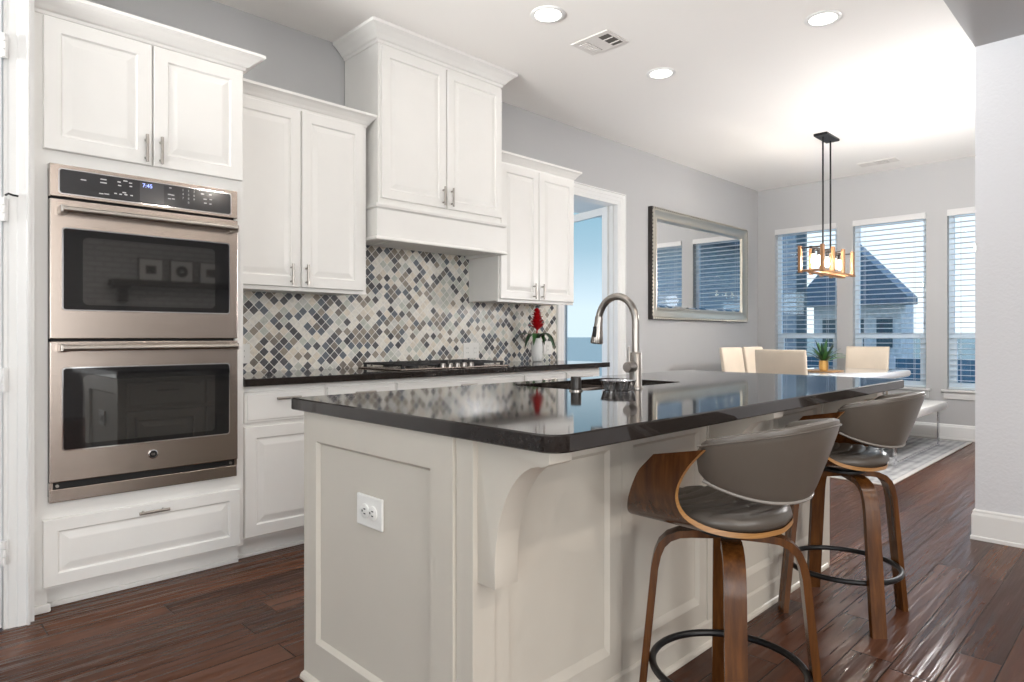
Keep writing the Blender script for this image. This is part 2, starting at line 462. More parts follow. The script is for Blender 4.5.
def door_part(parent, x0, x1, z0, z1, yb, t=.02, fw=.058, mat='white', name='door', slab=False):
    return MB().front(x0, x1, z0, z1, yb, t, SLAB if slab else RAISED(fw)).build(name, M[mat], parent)

CROWN = [(0, 0), (.006, 0), (.010, .012), (.018, .016), (.030, .030), (.052, .050), (.062, .056), (.070, .060), (.070, .074), (0, .074)]
def scaled(prof, so, sz): return [(o * so, z * sz) for o, z in prof]
def shift(prof, dz): return [(o, z + dz) for o, z in prof]

YW = 3.85          # cabinet wall
XE = 8.38          # window wall
CZ, LZ = 3.046, 2.735

# ================================================================== ROOM SHELL
struct(MB().box(-3.5, 8.5, -4.4, 3.98, -.12, 0).build('floor', M['floor']))
struct(MB().box(-3.5, 8.6, .80, 4.1, CZ, CZ + .15).build('ceiling', M['ceil']))
struct(MB().box(-3.5, 4.5, -4.4, -.6, LZ + .05, LZ + .17).build('ceiling', M['ceil']))
# header beam between kitchen and living room, grey paint imitating its shade
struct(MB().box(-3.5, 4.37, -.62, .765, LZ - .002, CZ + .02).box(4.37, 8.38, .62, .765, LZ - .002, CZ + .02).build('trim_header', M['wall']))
struct(MB().box(4.37, 4.53, -4.2, .765, 0, LZ + .01).build('wall_living', M['wall_cool']))
struct(MB().box(4.53, XE, .62, .765, 0, LZ).build('wall_dining', M['wall']))
b = MB()
DX0, DX1, DH = 4.44, 5.285, 2.445
b.box(.44, DX0, YW, YW + .13, 0, CZ); b.box(DX1, XE + .16, YW, YW + .13, 0, CZ); b.box(DX0, DX1, YW, YW + .13, DH, CZ)
struct(b.build('wall_back', M['wall']))
struct(MB().box(-3.5, .44, 3.25, 3.4, 2.6, CZ).box(-3.5, -.55, 3.25, 3.4, 0, 2.6).box(.37, .44, 3.25, 3.85, 0, CZ).build('wall_pantry', M['wall']))
struct(MB().box(-3.55, -3.4, -4.2, 3.4, 0, .45).box(-3.55, -3.4, -4.2, 3.4, 2.55, CZ).box(-3.55, -3.4, -4.2, -3.0, .45, 2.55).box(-3.55, -3.4, -.2, .9, .45, 2.55).box(-3.55, -3.4, 2.9, 3.4, .45, 2.55).build('wall_left', M['wall']))
struct(MB().box(-3.4, 4.37, -4.4, -4.2, 0, .4).box(-3.4, 4.37, -4.4, -4.2, 2.6, LZ).box(-3.4, -2.0, -4.4, -4.2, .4, 2.6).box(1.3, 4.37, -4.4, -4.2, .4, 2.6).build('wall_front', M['hearth']))
# window wall
WIN = [(2.86, 3.62), (1.92, 2.68), (.965, 1.72)]
WZ0, WZ1 = .525, 2.50
b = MB(); t_ = .15
b.box(XE, XE + t_, .62, YW, 0, WZ0); b.box(XE, XE + t_, .62, YW, WZ1, CZ)
ys = [YW] + [v for a in WIN for v in (a[1], a[0])] + [.62]
for i in range(0, len(ys), 2): b.box(XE, XE + t_, ys[i + 1], ys[i], WZ0, WZ1)
struct(b.build('wall_right', M['wall']))
# baseboards
BB = [(0, 0), (.020, 0), (.020, .018), (.015, .022), (.015, .135), (.010, .150), (.010, .158), (.004, .166), (0, .166)]
struct(MB().sweep([(4.53, .765), (4.37, .765), (4.37, -4.2)][::-1], [(-o, z) for o, z in BB]).build('baseboard_living', M['trim']))
struct(MB().sweep([(XE, .765), (XE, YW)], [(-o, z) for o, z in BB]).build('baseboard_right', M['trim']))
struct(MB().sweep([(5.39, YW), (XE, YW)], BB).build('baseboard_back', M['trim']))

# door casings (fluted steps)
CAS = [(0, 0), (.095, 0), (.095, .022), (.086, .026), (.080, .018), (.052, .016), (.046, .012), (.020, .011), (.012, .007), (0, .006)]
def casing(x0, x1, zt, y, left=True, right=True):
    """casing round an opening x0..x1, height zt, on a wall facing -Y at y"""
    path = []
    if left: path += [(x0, 0)]
    path += [(x0, zt), (x1, zt)]
    if right: path += [(x1, 0)]
    m = Matrix(((1, 0, 0, 0), (0, 0, -1, y), (0, 1, 0, 0), (0, 0, 0, 1)))
    return MB().sweep(path, [(-o, h) for o, h in CAS], mat=m)
dw = thing('door_1', None, None, (4.86, YW, 0)); struct(dw)
casing(DX0, DX1, DH, YW).build('casing', M['trim'], dw)
MB().box(DX0 - .005, DX0 + .018, YW, YW + .13, 0, DH).box(DX1 - .018, DX1 + .005, YW, YW + .13, 0, DH).box(DX0 + .018, DX1 - .018, YW, YW + .13, DH - .018, DH + .005).box(DX1 - .03, DX1 - .018, YW + .05, YW + .09, 0, DH).build('jamb', M['trim'], dw)
# glazed door leaf standing open on its hinges at the far jamb
lf = thing('door_2', None, None, (5.262, 3.955, 0), R(77)); struct(lf)
b = MB(); lw, lh = .82, 2.425
b.box(0, .085, -.02, .02, .01, lh, .003).box(lw - .10, lw, -.02, .02, .01, lh, .003).box(.085, lw - .10, -.02, .02, .01, .22, .003).box(.085, lw - .10, -.02, .02, lh - .075, lh, .003)
b.build('door_leaf', M['trim'], lf, None, True)
MB().box(.085, lw - .10, -.004, .004, .22, lh - .075).build('glass', M['glass'], lf, None, True)

# pantry door beside the oven cabinet
d3 = thing('door_3', None, None, (-.1, 3.13, 0)); struct(d3)
MB().sweep([(-.56, 2.6), (.362, 2.6), (.362, 0)], [(-o * .86, h * 1.1) for o, h in CAS], mat=Matrix(((1, 0, 0, 0), (0, 0, -1, 3.155), (0, 1, 0, 0), (0, 0, 0, 1)))).box(.36, .46, 3.155, 3.25, 0, 2.6).build('casing', M['trim'], d3)
leaf = MB().box(-.55, .355, 3.135, 3.175, .012, 2.585, .003).build('door_leaf', M['trim'], d3)
for z in (2.235, 1.61, .96, .30):
    h = MB().box(.345, .375, 3.128, 3.137, z - .045, z + .045, .002)
    for k in range(3): h.cyl((.360, 3.122, z - .045 + k * .031), (.360, 3.122, z - .045 + k * .031 + .028), .0075, 12)
    h.build('hinge', M['trim'], d3, 40)
MB().tube([(.365, 3.118, 1.664), (.372, 3.10, 1.668), (.385, 3.09, 1.662), (.40, 3.085, 1.660)], .004, 8).build('door_stop', M['black'], d3, 40)

# ================================================================== WINDOWS + BLINDS
wl = ['beside the mirror wall', 'the middle one of the dining wall', 'beside the textured white wall end']
for i, (y0, y1) in enumerate(WIN):
    wn = thing('window_%d' % (i + 1), None, None, (XE, (y0 + y1) / 2, WZ0)); struct(wn)
    xa, xb = XE + .085, XE + .135
    f = MB(); fr = .045
    f.box(xa, xb, y0, y0 + fr, WZ0, WZ1); f.box(xa, xb, y1 - fr, y1, WZ0, WZ1)
    f.box(xa, xb, y0 + fr, y1 - fr, WZ0, WZ0 + .055); f.box(xa, xb, y0 + fr, y1 - fr, WZ1 - .05, WZ1)
    f.build('window_frame', M['vinyl'], wn)
    MB().box(xa - .012, xb - .01, y0 + fr, y1 - fr, 1.100, 1.152, .003).box(xa, xb - .015, y0 + fr, y0 + fr + .03, WZ0 + .055, 1.10).box(xa, xb - .015, y1 - fr - .03, y1 - fr, WZ0 + .055, 1.10).box(xa, xb - .015, y0 + fr + .03, y1 - fr - .03, WZ0 + .055, WZ0 + .09).build('sash', M['vinyl'], wn)
    MB().box(xa + .022, xa + .026, y0 + fr, y1 - fr, WZ0 + .05, WZ1 - .05).build('glass', M['glass'], wn)
    s = MB(); s.box(XE - .035, XE + .085, y0 - .0, y1 + .0, WZ0 - .002, WZ0 + .02, .004); s.box(XE - .045, XE, y0 - .05, y1 + .05, WZ0 - .006, WZ0 + .018, .005)
    s.box(XE - .016, XE, y0 - .03, y1 + .03, WZ0 - .085, WZ0 - .006, .004)
    s.build('window_sill', M['sill'], wn)
    bl = thing('window_blind', 'white slatted blind hanging in the dining window ' + ['nearest the framed mirror', 'behind the plant and cream end chair', 'half hidden by the white wall end'][i], 'blind', (XE + .04, (y0 + y1) / 2, WZ1), 0, 'horizontal blinds on the dining windows')
    MB().box(XE - .016, XE + .004, y0 + .002, y1 - .002, WZ1 - .062, WZ1 + .006, .003).build('valance', M['sill'], bl)
    MB().box(XE + .012, XE + .066, y0 + .006, y1 - .006, WZ1 - .04, WZ1 - .003).build('headrail', M['blind'], bl)
    sl = MB(); z = WZ1 - .075; c, s_ = math.cos(R(-6)), math.sin(R(-6))
    while z > WZ0 + .06:
        prof = []
        for k in range(5):
            u = -.024 + .012 * k; q = .003 * (1 - (u / .024) ** 2)
            prof.append((XE + .040 + u * c - q * s_, z + u * s_ + q * c))
        prof += [(x, zz - .0032) for x, zz in reversed(prof)]
        sl.loops([[(x, y0 + .008, zz) for x, zz in prof], [(x, y1 - .008, zz) for x, zz in prof]])
        z -= .0575
    sl.build('slats', M['blind'], bl, 50)
    MB().box(XE + .018, XE + .062, y0 + .008, y1 - .008, WZ0 + .024, WZ0 + .042, .004).build('bottom_rail', M['blind'], bl)
    for fy in (.16, .84):
        yy = y0 + (y1 - y0) * fy
        MB().cyl((XE + .013, yy, WZ1 - .04), (XE + .013, yy, WZ0 + .03), .0016, 6).cyl((XE + .067, yy, WZ1 - .04), (XE + .067, yy, WZ0 + .03), .0016, 6).build('ladder_cord', M['blind'], bl)
# unseen living room windows behind the camera, built round the added fill lamps
for nm, (x0, x1), y in (('window_5', (-2.0, 1.3), -4.3),):
    q = thing(nm, None, None, ((x0 + x1) / 2, y, .4)); struct(q)
    f = MB(); f.box(x0, x1, y - .03, y + .03, .4, .46); f.box(x0, x1, y - .03, y + .03, 2.54, 2.6)
    for k in range(4): xx = x0 + (x1 - x0 - .06) * k / 3; f.box(xx, xx + .06, y - .03, y + .03, .46, 2.54)
    f.build('window_frame', M['trim'], q)
    MB().box(x0 + .06, x1 - .06, y - .003, y + .003, .46, 2.54).build('glass', M['glass'], q)
q = thing('window_6', None, None, (-3.48, -1.6, .45)); struct(q)  # unseen side window round its added fill lamp
f = MB(); f.box(-3.51, -3.45, -3.0, -.2, .45, .51); f.box(-3.51, -3.45, -3.0, -.2, 2.49, 2.55)
for k in range(4): yy = -3.0 + 2.74 * k / 3; f.box(-3.51, -3.45, yy, yy + .06, .51, 2.49)
f.build('window_frame', M['trim'], q)
MB().box(-3.483, -3.477, -2.94, -.26, .51, 2.49).build('glass', M['glass'], q)

q = thing('window_7', None, None, (-3.48, 1.9, .45)); struct(q)  # unseen window, added with the upward ceiling fill
f = MB(); f.box(-3.51, -3.45, .9, 2.9, .45, .51); f.box(-3.51, -3.45, .9, 2.9, 2.49, 2.55)
for k in range(3): yy = .9 + 1.94 * k / 2; f.box(-3.51, -3.45, yy, yy + .06, .51, 2.49)
f.build('window_frame', M['trim'], q)
MB().box(-3.483, -3.477, .96, 2.84, .51, 2.49).build('glass', M['glass'], q)

# ================================================================== CEILING FITTINGS
cans = [(2.873, 2.608, 'recessed ceiling light above the aisle near the range hood'),
        (4.104, 2.614, 'recessed ceiling light beyond the air register, toward the doorway'),
        (4.09, 1.475, 'recessed ceiling light closest to the shade-grey header beam'),
        (1.65, 2.608, None), (1.65, 1.475, None), (2.873, 1.475, None)]
cp = None
for i, (x, y, lab) in enumerate(cans):
    if cp is None:
        cp = thing('recessed_light', lab, 'ceiling light', (x, y, CZ), 0, 'recessed ceiling lights')
        MB().lathe([(.100, 0), (.104, -.004), (.098, -.009), (.080, -.010), (.074, -.004), (.074, 0)], seg=40).build('trim_ring', M['trim'], cp, 40, True)
        MB().lathe([(.076, -.001), (.076, -.005), (.05, -.007), (.001, -.008)], seg=40).build('lens', M['lamp'], cp, 40, True)
        o = cp
    else:
        o = copy_tree(cp, None, (x, y, CZ), 0, lab)
    if lab is None: o['label'] = 'recessed ceiling light outside the picture'
    l = bpy.data.lights.new('can_light', 'AREA'); l.shape = 'DISK'; l.size = .15; l.energy = CAN_W; l.color = CAN_COL
    lo = bpy.data.objects.new('can_light', l); lo.location = (x, y, CZ - .014); COL.objects.link(lo)
for x, y in ((.8, -.9), (2.6, -.9), (.8, -2.7), (2.6, -2.7)):
    o = copy_tree(cp, None, (x, y, LZ), 0, 'recessed ceiling light outside the picture')
    l = bpy.data.lights.new('can_light', 'AREA'); l.shape = 'DISK'; l.size = .15; l.energy = LIVING_CAN_W; l.color = CAN_COL
    lo = bpy.data.objects.new('can_light', l); lo.location = (x, y, LZ - .014); COL.objects.link(lo)

v = thing('air_register', 'white rectangular ceiling air register with two louvred openings, between the recessed lights', 'vent', (3.39, 2.62, CZ))
MB().box(3.275, 3.505, 2.475, 2.77, CZ - .008, CZ, .003).build('vent_frame', M['vent'], v)
for (ya, yb, mt) in ((2.50, 2.575, 'vent_dark'), (2.665, 2.735, 'vent')):
    MB().box(3.315, 3.475, ya, yb, CZ - .0095, CZ - .007).build('duct_opening', M['vent_dark'], v)
    l_ = MB()
    for k in (range(7) if mt == 'vent' else (2, 5)): l_.box(3.318 + k * .0228, 3.322 + k * .0228 + (.013 if mt == 'vent' else .003), ya, yb, CZ - .013, CZ - .0093)
    l_.build('louvres', M['vent'], v)
v = thing('return_grille', 'small white ceiling grille over the dining table near the window wall', 'vent', (7.91, 2.27, CZ))
MB().box(7.82, 8.0, 2.08, 2.46, CZ - .008, CZ, .003).build('vent_frame', M['vent'], v)
MB().box(7.85, 7.97, 2.17, 2.30, CZ - .0095, CZ - .007).build('duct_opening', M['vent_dark'], v)
l_ = MB()
for k in range(5): l_.box(7.853 + k * .024, 7.859 + k * .024, 2.17, 2.30, CZ - .012, CZ - .0093)
l_.build('louvres', M['vent'], v)

# ================================================================== TALL OVEN CABINET
oc = thing('oven_cabinet', 'tall white cabinet that houses the steel double oven', 'cabinet', (.88, 3.21, 0))
XA, XB = .462, 1.305
b = MB()
b.box(XA, .512, 3.21, 3.84, .095, 2.44); b.box(1.263, XB, 3.21, 3.84, .095, 2.44)      # stiles / sides
b.box(.512, 1.263, 3.21, 3.84, .095, .449); b.box(.512, 1.263, 3.21, 3.84, 1.83, 2.44)
b.box(.512, 1.263, 3.76, 3.84, .449, 1.83)
b.build('carcass', M['white'], oc)
MB().box(XA + .035, XB, 3.275, 3.80, 0, .095).box(XA + .030, XB, 3.263, 3.275, 0, .022, .004).build('toe_kick', M['white'], oc)
MB().box(XA, XA + .05, 3.225, 3.80, 0, .095).box(XA + .0, XA + .062, 3.212, 3.226, 0, .035, .006).build('foot_block', M['white'], oc)
d = door_part(oc, .495, .893, 1.886, 2.425, 3.21); bar_pull(d, (.866, 3.19, 1.895), (.866, 3.19, 2.015))
d = door_part(oc, .899, 1.297, 1.886, 2.425, 3.21); bar_pull(d, (.926, 3.19, 1.895), (.926, 3.19, 2.015))
d = MB().front(.493, 1.284, .107, .381, 3.21, .02, RAISED(.05)).build('drawer', M['white'], oc)
bar_pull(d, (.835, 3.19, .349), (.957, 3.19, .349))
MB().sweep([(XB, 3.84), (XB, 3.21), (XA - .06, 3.21)], [(-o, z) for o, z in shift(scaled(CROWN, 1.15, 1.0), 2.432)]).build('crown_moulding', M['white'], oc)

# ------------------------------------------------------------------ double oven
ov = thing('double_oven', 'stainless steel double wall oven with black glass windows and touch panel', 'oven', (.888, 3.2, .449))
OX0, OX1 = .512, 1.263
MB().box(OX0 + .01, OX1 - .01, 3.195, 3.74, .46, 1.82).build('oven_body', M['steel_dark'], ov)
cpn = MB().box(OX0, OX1, 3.172, 3.20, 1.694, 1.827, .003).build('control_panel', M['steel'], ov)
def rr(x0, x1, z0, z1, r, k=6):
    pts = []
    for cx, cz, a0 in ((x1 - r, z1 - r, 0), (x0 + r, z1 - r, 90), (x0 + r, z0 + r, 180), (x1 - r, z0 + r, 270)):
        for i in range(k + 1):
            a = R(a0 + 90 * i / k); pts.append((cx + r * math.cos(a), cz + r * math.sin(a)))
    return pts
def plate(m, x0, x1, z0, z1, r, ya, yb): return m.prism(rr(x0, x1, z0, z1, r), 'y', ya, yb)
plate(MB(), .541, 1.234, 1.706, 1.812, .012, 3.1712, 3.174).build('panel_rim', M['chrome'], cpn)
pg = plate(MB(), .546, 1.229, 1.711, 1.807, .010, 3.1702, 3.173).build('panel_glass', M['panel_glass'], ov)
plate(MB(), .838, .935, 1.716, 1.803, .003, 3.1694, 3.171).build('display', M['display'], pg)
text_mesh('7:45', .024, Matrix.Translation((.868, 3.1690, 1.788)) @ FACE_Y, 'clock_digits', M['clock'], pg)
pr = MB()
for x, z, wd in [(.628, 1.775, .02), (.700, 1.789, .022), (.70, 1.775, .024), (.692, 1.728, .016), (.712, 1.729, .018), (.758, 1.788, .012), (.782, 1.796, .016),
                 (.760, 1.773, .012), (.802, 1.790, .012), (.803, 1.776, .010), (.745, 1.737, .010), (.764, 1.736, .010), (.784, 1.737, .011), (.806, 1.737, .010), (.778, 1.745, .014),
                 (.962, 1.795, .010), (.958, 1.765, .014), (.972, 1.764, .012), (.958, 1.746, .012), (.974, 1.747, .012), (1.10, 1.789, .014), (1.112, 1.766, .016), (1.137, 1.768, .012), (1.136, 1.747, .010), (1.113, 1.748, .012), (1.135, 1.790, .012)]:
    pr.box(x - wd / 2, x + wd / 2, 3.1696, 3.1703, z - .0022, z + .0022)
pr.build('button_legends', M['print'], pg)
for r_, row in enumerate(('1 2 3', '4 5 6', '7 8 9', '0')):
    for c_, ch in enumerate(row.split()):
        xx = 1.015 + .024 * (c_ if len(row) > 1 else 1)
        text_mesh(ch, .013, Matrix.Translation((xx, 3.1697, 1.793 - .018 * r_)) @ FACE_Y, 'keypad_digit', M['print'], pg)
def oven_door(z0, z1, gz0, gz1, hz, badge):
    d = MB().box(OX0, OX1, 3.168, 3.195, z0, z1, .004).build('door', M['steel'], ov)
    plate(MB(), .552, 1.225, gz0 - .005, gz1 + .005, .014, 3.1668, 3.170).build('window_trim', M['chrome'], d)
    plate(MB(), .557, 1.220, gz0, gz1, .011, 3.1655, 3.169).build('window_border', M['oven_inner'], d)
    plate(MB(), .625, 1.155, gz0 + .02, gz1 - .03, .02, 3.1648, 3.167).build('window_glass', M['oven_glass'], d)
    h = MB().tube([(.548, 3.118, hz), (1.240, 3.118, hz)], .0125, 20)
    h.build('handle', M['nickel'], d, 40)
    for x in (.552, 1.236):
        MB().box(x - .013, x + .013, 3.112, 3.170, hz - .016, hz + .016, .005).build('handle_mount', M['nickel'], d)
    return d
oven_door(1.115, 1.684, 1.236, 1.566, 1.638, False)
d = oven_door(.532, 1.105, .662, .994, 1.078, True)
bd = MB().lathe([(.020, 0), (.020, .003), (.0165, .0045), (.0155, .0025), (.001, .0025)], seg=32, mat=Matrix.Translation((.890, 3.168, .604)) @ FACE_Y).build('badge', M['chrome'], d, 40)
MB().lathe([(.0152, 0), (.0152, .0027), (.001, .0028)], seg=32, mat=Matrix.Translation((.890, 3.168, .604)) @ FACE_Y).build('badge_field', M['black'], bd)
text_mesh('GE', .013, Matrix.Translation((.890, 3.1648, .604)) @ FACE_Y, 'badge_monogram', M['chrome'], bd)
g = MB().box(OX0, OX1, 3.180, 3.20, .449, .503, .003).box(OX0, OX0 + .012, 3.180, 3.20, .503, .531).box(OX1 - .012, OX1, 3.180, 3.20, .503, .531).build('bottom_trim', M['steel'], ov)
for x in (.54, 1.235): MB().cyl((x, 3.19, .515), (x, 3.182, .515), .006, 12).build('screw', M['nickel'], ov, 40)

# ================================================================== WALL CABINETS
def crown_run(parent, path, z, so=1.0, sz=1.0, mat='white'):
    MB().sweep(path, [(-o, zz) for o, zz in shift(scaled(CROWN, so, sz), z)]).build('crown_moulding', M[mat], parent)
def wall_cabinet(label, x0, x1, gap, crown_path, rx):
    c = thing('upper_cabinet', label, 'cabinet', ((x0 + x1) / 2, 3.51, 1.385), 0, 'white upper cabinets')
    MB().box(x0, x1, 3.51, 3.84, 1.392, 2.425).box(x0, x1, 3.51, 3.53, 1.384, 1.392).build('carcass', M['white'], c)
    d = door_part(c, x0 + .012, gap - .004, 1.405, 2.415, 3.51); bar_pull(d, (gap - .064, 3.49, 1.415), (gap - .064, 3.49, 1.535), .03)
    d = door_part(c, gap + .004, x1 - rx, 1.405, 2.415, 3.51); bar_pull(d, (gap + .028, 3.49, 1.415), (gap + .028, 3.49, 1.535), .03)
    crown_run(c, crown_path, 2.418, .78, 1.05)
    return c
wall_cabinet('white two-door upper cabinet between the oven tower and the range hood', 1.307, 2.187, 1.752, [(2.187, 3.84), (2.187, 3.51), (1.392, 3.51)], .028)
wall_cabinet('white two-door upper cabinet beside the doorway, above the red flower', 3.315, 4.178, 3.742, [(4.178, 3.84), (4.178, 3.51), (3.285, 3.51)], .012)

# ------------------------------------------------------------------ hood cabinet
hc = thing('hood_cabinet', 'tall white range hood cabinet with two doors rising to the ceiling over the cooktop', 'cabinet', (2.757, 3.45, 1.73))
HX0, HX1, HY = 2.233, 3.282, 3.445
MB().box(HX0, HX1, HY, 3.84, 1.915, 3.04).build('carcass', M['white'], hc)
d = door_part(hc, 2.250, 2.757, 1.985, 2.925, HY); bar_pull(d, (2.728, HY - .02, 2.0), (2.728, HY - .02, 2.125), .026)
d = door_part(hc, 2.767, 3.275, 1.985, 2.925, HY); bar_pull(d, (2.800, HY - .02, 2.0), (2.800, HY - .02, 2.125), .026)
crown_run(hc, [(HX1, 3.84), (HX1, HY), (HX0, HY), (HX0, 3.84)], 2.944, 1.28, 1.36)
LED = [(0, 0), (.012, 0), (.020, .008), (.030, .012), (.034, .026), (.034, .032), (0, .040)]
MB().sweep([(HX1, 3.84), (HX1, HY), (HX0, HY), (HX0, 3.84)], [(-o, z + 1.912) for o, z in LED]).build('ledge_moulding', M['white'], hc)
b = MB(); b.box(2.212, 3.303, 3.425, 3.447, 1.742, 1.913); b.box(2.212, 2.234, 3.447, 3.84, 1.742, 1.913); b.box(3.281, 3.303, 3.447, 3.84, 1.742, 1.913)
b.build('skirt', M['white'], hc)
MB().sweep([(3.303, 3.84), (3.303, 3.425), (2.212, 3.425), (2.212, 3.84)], [(-o, z + 1.722) for o, z in [(-.025, 0), (.012, 0), (.016, .006), (.010, .016), (0, .024), (-.025, .024)]]).build('bottom_lip', M['white'], hc)
MB().box(2.236, 3.279, 3.449, 3.838, 1.745, 1.76).build('liner', M['white'], hc)
MB().box(2.40, 3.12, 3.50, 3.79, 1.735, 1.746, .004).build('filter', M['white'], hc)

# ================================================================== BACKSPLASH, BASE CABINETS, COUNTER
bs = tag(MB().box(1.305, 4.345, YW - .010, YW, .9145, 1.40).box(2.187, 3.315, YW - .010, YW, 1.40, 1.76).build('backsplash', M['tile']), 'diamond mosaic backsplash in cream, taupe and slate blue behind the cooktop', 'backsplash')
bs['kind'] = 'structure'
tops = [(1.322, 1.760, .03), (1.778, 2.216, .03), (2.234, 3.306, .12), (3.324, 3.764, .03), (3.782, 4.182, .03)]
labs = ['white base cabinet directly beside the oven tower', 'white base cabinet between the oven-side unit and the cooktop unit', 'wide white base cabinet under the gas cooktop',
        'white base cabinet under the red flower, beside the cooktop unit', 'white base cabinet at the doorway end of the counter']
bx = [1.307, 1.769, 2.225, 3.315, 3.773, 4.20]
for i, (x0, x1, _) in enumerate(tops):
    a, c = bx[i] + (.001 if i else 0), bx[i + 1] - .001
    cb = thing('base_cabinet', labs[i], 'cabinet', ((a + c) / 2, 3.25, 0), 0, 'base cabinets along the tiled wall')
    MB().box(a, c, 3.25, 3.835, .10, .875).build('carcass', M['white'], cb)
    MB().box(a, c, 3.315, 3.80, 0, .10).box(a, c, 3.303, 3.315, 0, .02, .004).build('toe_kick', M['white'], cb)
    dr = MB().front(x0, x1, .690, .846, 3.25, .02, SLAB).build('drawer', M['white'], cb)
    cx = (x0 + x1) / 2; bar_pull(dr, (cx - .065, 3.23, .808), (cx + .065, 3.23, .808), .03)
    if x1 - x0 > .6:
        mid = (x0 + x1) / 2
        dd = door_part(cb, x0, mid - .003, .118, .672, 3.25); bar_pull(dd, (mid - .03, 3.23, .53), (mid - .03, 3.23, .65))
        dd = door_part(cb, mid + .003, x1, .118, .672, 3.25); bar_pull(dd, (mid + .03, 3.23, .53), (mid + .03, 3.23, .65))
    else:
        dd = door_part(cb, x0, x1, .118, .672, 3.25); bar_pull(dd, (x1 - .03, 3.23, .53), (x1 - .03, 3.23, .65))
tag(MB().box(1.306, 4.275, 3.20, 3.838, .876, .914, .004).build('countertop', M['counter']), 'long dark quartz countertop along the tiled wall, under the cooktop', 'countertop')

# ------------------------------------------------------------------ cooktop
ck = thing('gas_cooktop', 'stainless gas cooktop with black iron grates set in the wall counter', 'cooktop', (2.757, 3.55, .914))
KX0, KX1, KY0, KY1 = 2.30, 3.215, 3.29, 3.79
MB().box(KX0, KX1, KY0, KY1, .9142, .924, .004).build('steel_pan', M['steel'], ck)
bn = [(2.47, 3.42), (2.47, 3.67), (2.757, 3.56), (3.04, 3.42), (3.04, 3.67)]
for x, y in bn:
    bb = MB().lathe([(.045, 0), (.042, .012), (.03, .016), (.03, .02), (.001, .021)], (x, y, .924), 24).build('burner', M['iron'], ck, 40)
for gx0, gx1 in ((2.325, 2.610), (2.615, 2.900), (2.905, 3.190)):
    g = MB(); zt = .952
    for y in (3.325, 3.76): g.box(gx0, gx1, y - .006, y + .006, zt - .012, zt, .002)
    for x in (gx0 + .006, gx1 - .006): g.box(x - .006, x + .006, 3.325, 3.76, zt - .012, zt, .002)
    for x in (gx0 + .095, gx1 - .095): g.box(x - .005, x + .005, 3.325, 3.76, zt - .010, zt, .002)
    for y in (3.42, 3.54, 3.66): g.box(gx0, gx1, y - .005, y + .005, zt - .010, zt, .002)
    for x in (gx0 + .01, gx1 - .01):
        for y in (3.33, 3.755): g.box(x - .008, x + .008, y - .008, y + .008, .9235, zt - .008)
    g.build('grate', M['iron'], ck)
for k in range(5):
    MB().lathe([(.020, 0), (.019, .022), (.015, .026), (.001, .027)], (2.64 + .06 * k, 3.315, .924), 20).build('knob', M['nickel'], ck, 40)

# ------------------------------------------------------------------ outlets
def wall_outlet(label, x0, x1, z0, z1, n):
    o = thing('wall_outlet', label, 'outlet', ((x0 + x1) / 2, YW - .010, (z0 + z1) / 2), 0, 'outlets in the tiled backsplash')
    MB().box(x0, x1, YW - .0165, YW - .010, z0, z1, .003).build('cover_plate', M['outlet'], o)
    w_ = (x1 - x0) / n
    for k in range(n):
        cx = x0 + w_ * (k + .5); cz = (z0 + z1) / 2
        rc = plate(MB(), cx - .018, cx + .018, cz - .034, cz + .034, .006, YW - .0185, YW - .016).build('receptacle', M['outlet'], o)
        s_ = MB()
        for dz in (-.017, .017):
            s_.box(cx - .008, cx - .006, YW - .0189, YW - .0184, cz + dz - .005, cz + dz + .005); s_.box(cx + .006, cx + .008, YW - .0189, YW - .0184, cz + dz - .005, cz + dz + .005)
        s_.build('slots', M['slot'], rc)
wall_outlet('white double outlet plate on the mosaic between the cooktop and the flower vase', 3.255, 3.415, .955, 1.075, 2)
wall_outlet('white outlet plate on the mosaic beside the flower vase', 4.165, 4.275, .965, 1.08, 1)
wall_outlet('white outlet plate on the mosaic tight against the oven tower', 1.43, 1.60, .965, 1.08, 2)

# ------------------------------------------------------------------ red flower in vase
fv = thing('flower_vase', 'white ribbed vase with a red bromeliad and dark arching leaves on the wall counter', 'vase', (3.93, 3.69, .914))
prof = [(.030, 0), (.040, .006), (.046, .05), (.048, .10), (.044, .15), (.036, .185), (.034, .195), (.030, .195), (.030, .17), (.001, .165)]
rings = []
for r_, z_ in prof:
    rings.append([(3.93 + r_ * (1 + (.035 * math.sin(10 * a + z_ * 60) if .003 < z_ < .19 and r_ > .035 else 0)) * math.cos(a), 3.69 + r_ * (1 + (.035 * math.sin(10 * a + z_ * 60) if .003 < z_ < .19 and r_ > .035 else 0)) * math.sin(a), .914 + z_) for a in [2 * PI * k / 60 for k in range(60)]])
MB().loops(rings).build('vase', M['vase'], fv, 50)
def blade(base, az, length, lift, droop, wd, n=10, th=.0015):
    """one arching leaf as a thin closed solid"""
    rs = []; dx, dy = math.cos(az), math.sin(az)
    for k in range(n + 1):
        t = k / n
        rad = length * t * (1 - .15 * t); z = lift * t - droop * t * t
        w_ = wd * (math.sin(PI * min(1, .12 + .88 * t)) ** .7 if t < 1 else 0) + .0008
        c = Vector((base[0] + dx * rad, base[1] + dy * rad, base[2] + z)); s_ = Vector((-dy, dx, 0)) * w_
        rs.append([c - s_ + Vector((0, 0, .3 * w_)), c + Vector((0, 0, th)), c + s_ + Vector((0, 0, .3 * w_)), c - Vector((0, 0, th))])
    return rs
for k, az in enumerate([20, 75, 130, 185, 215, 265, 315, 345]):
    MB().loops(blade((3.93, 3.69, 1.09), R(az), .19 + .03 * (k % 3), .26, .30 + .03 * (k % 2), .021)).build('leaf', M['leaf_dark' if k % 2 else 'leaf'], fv, 60)
fl = MB()
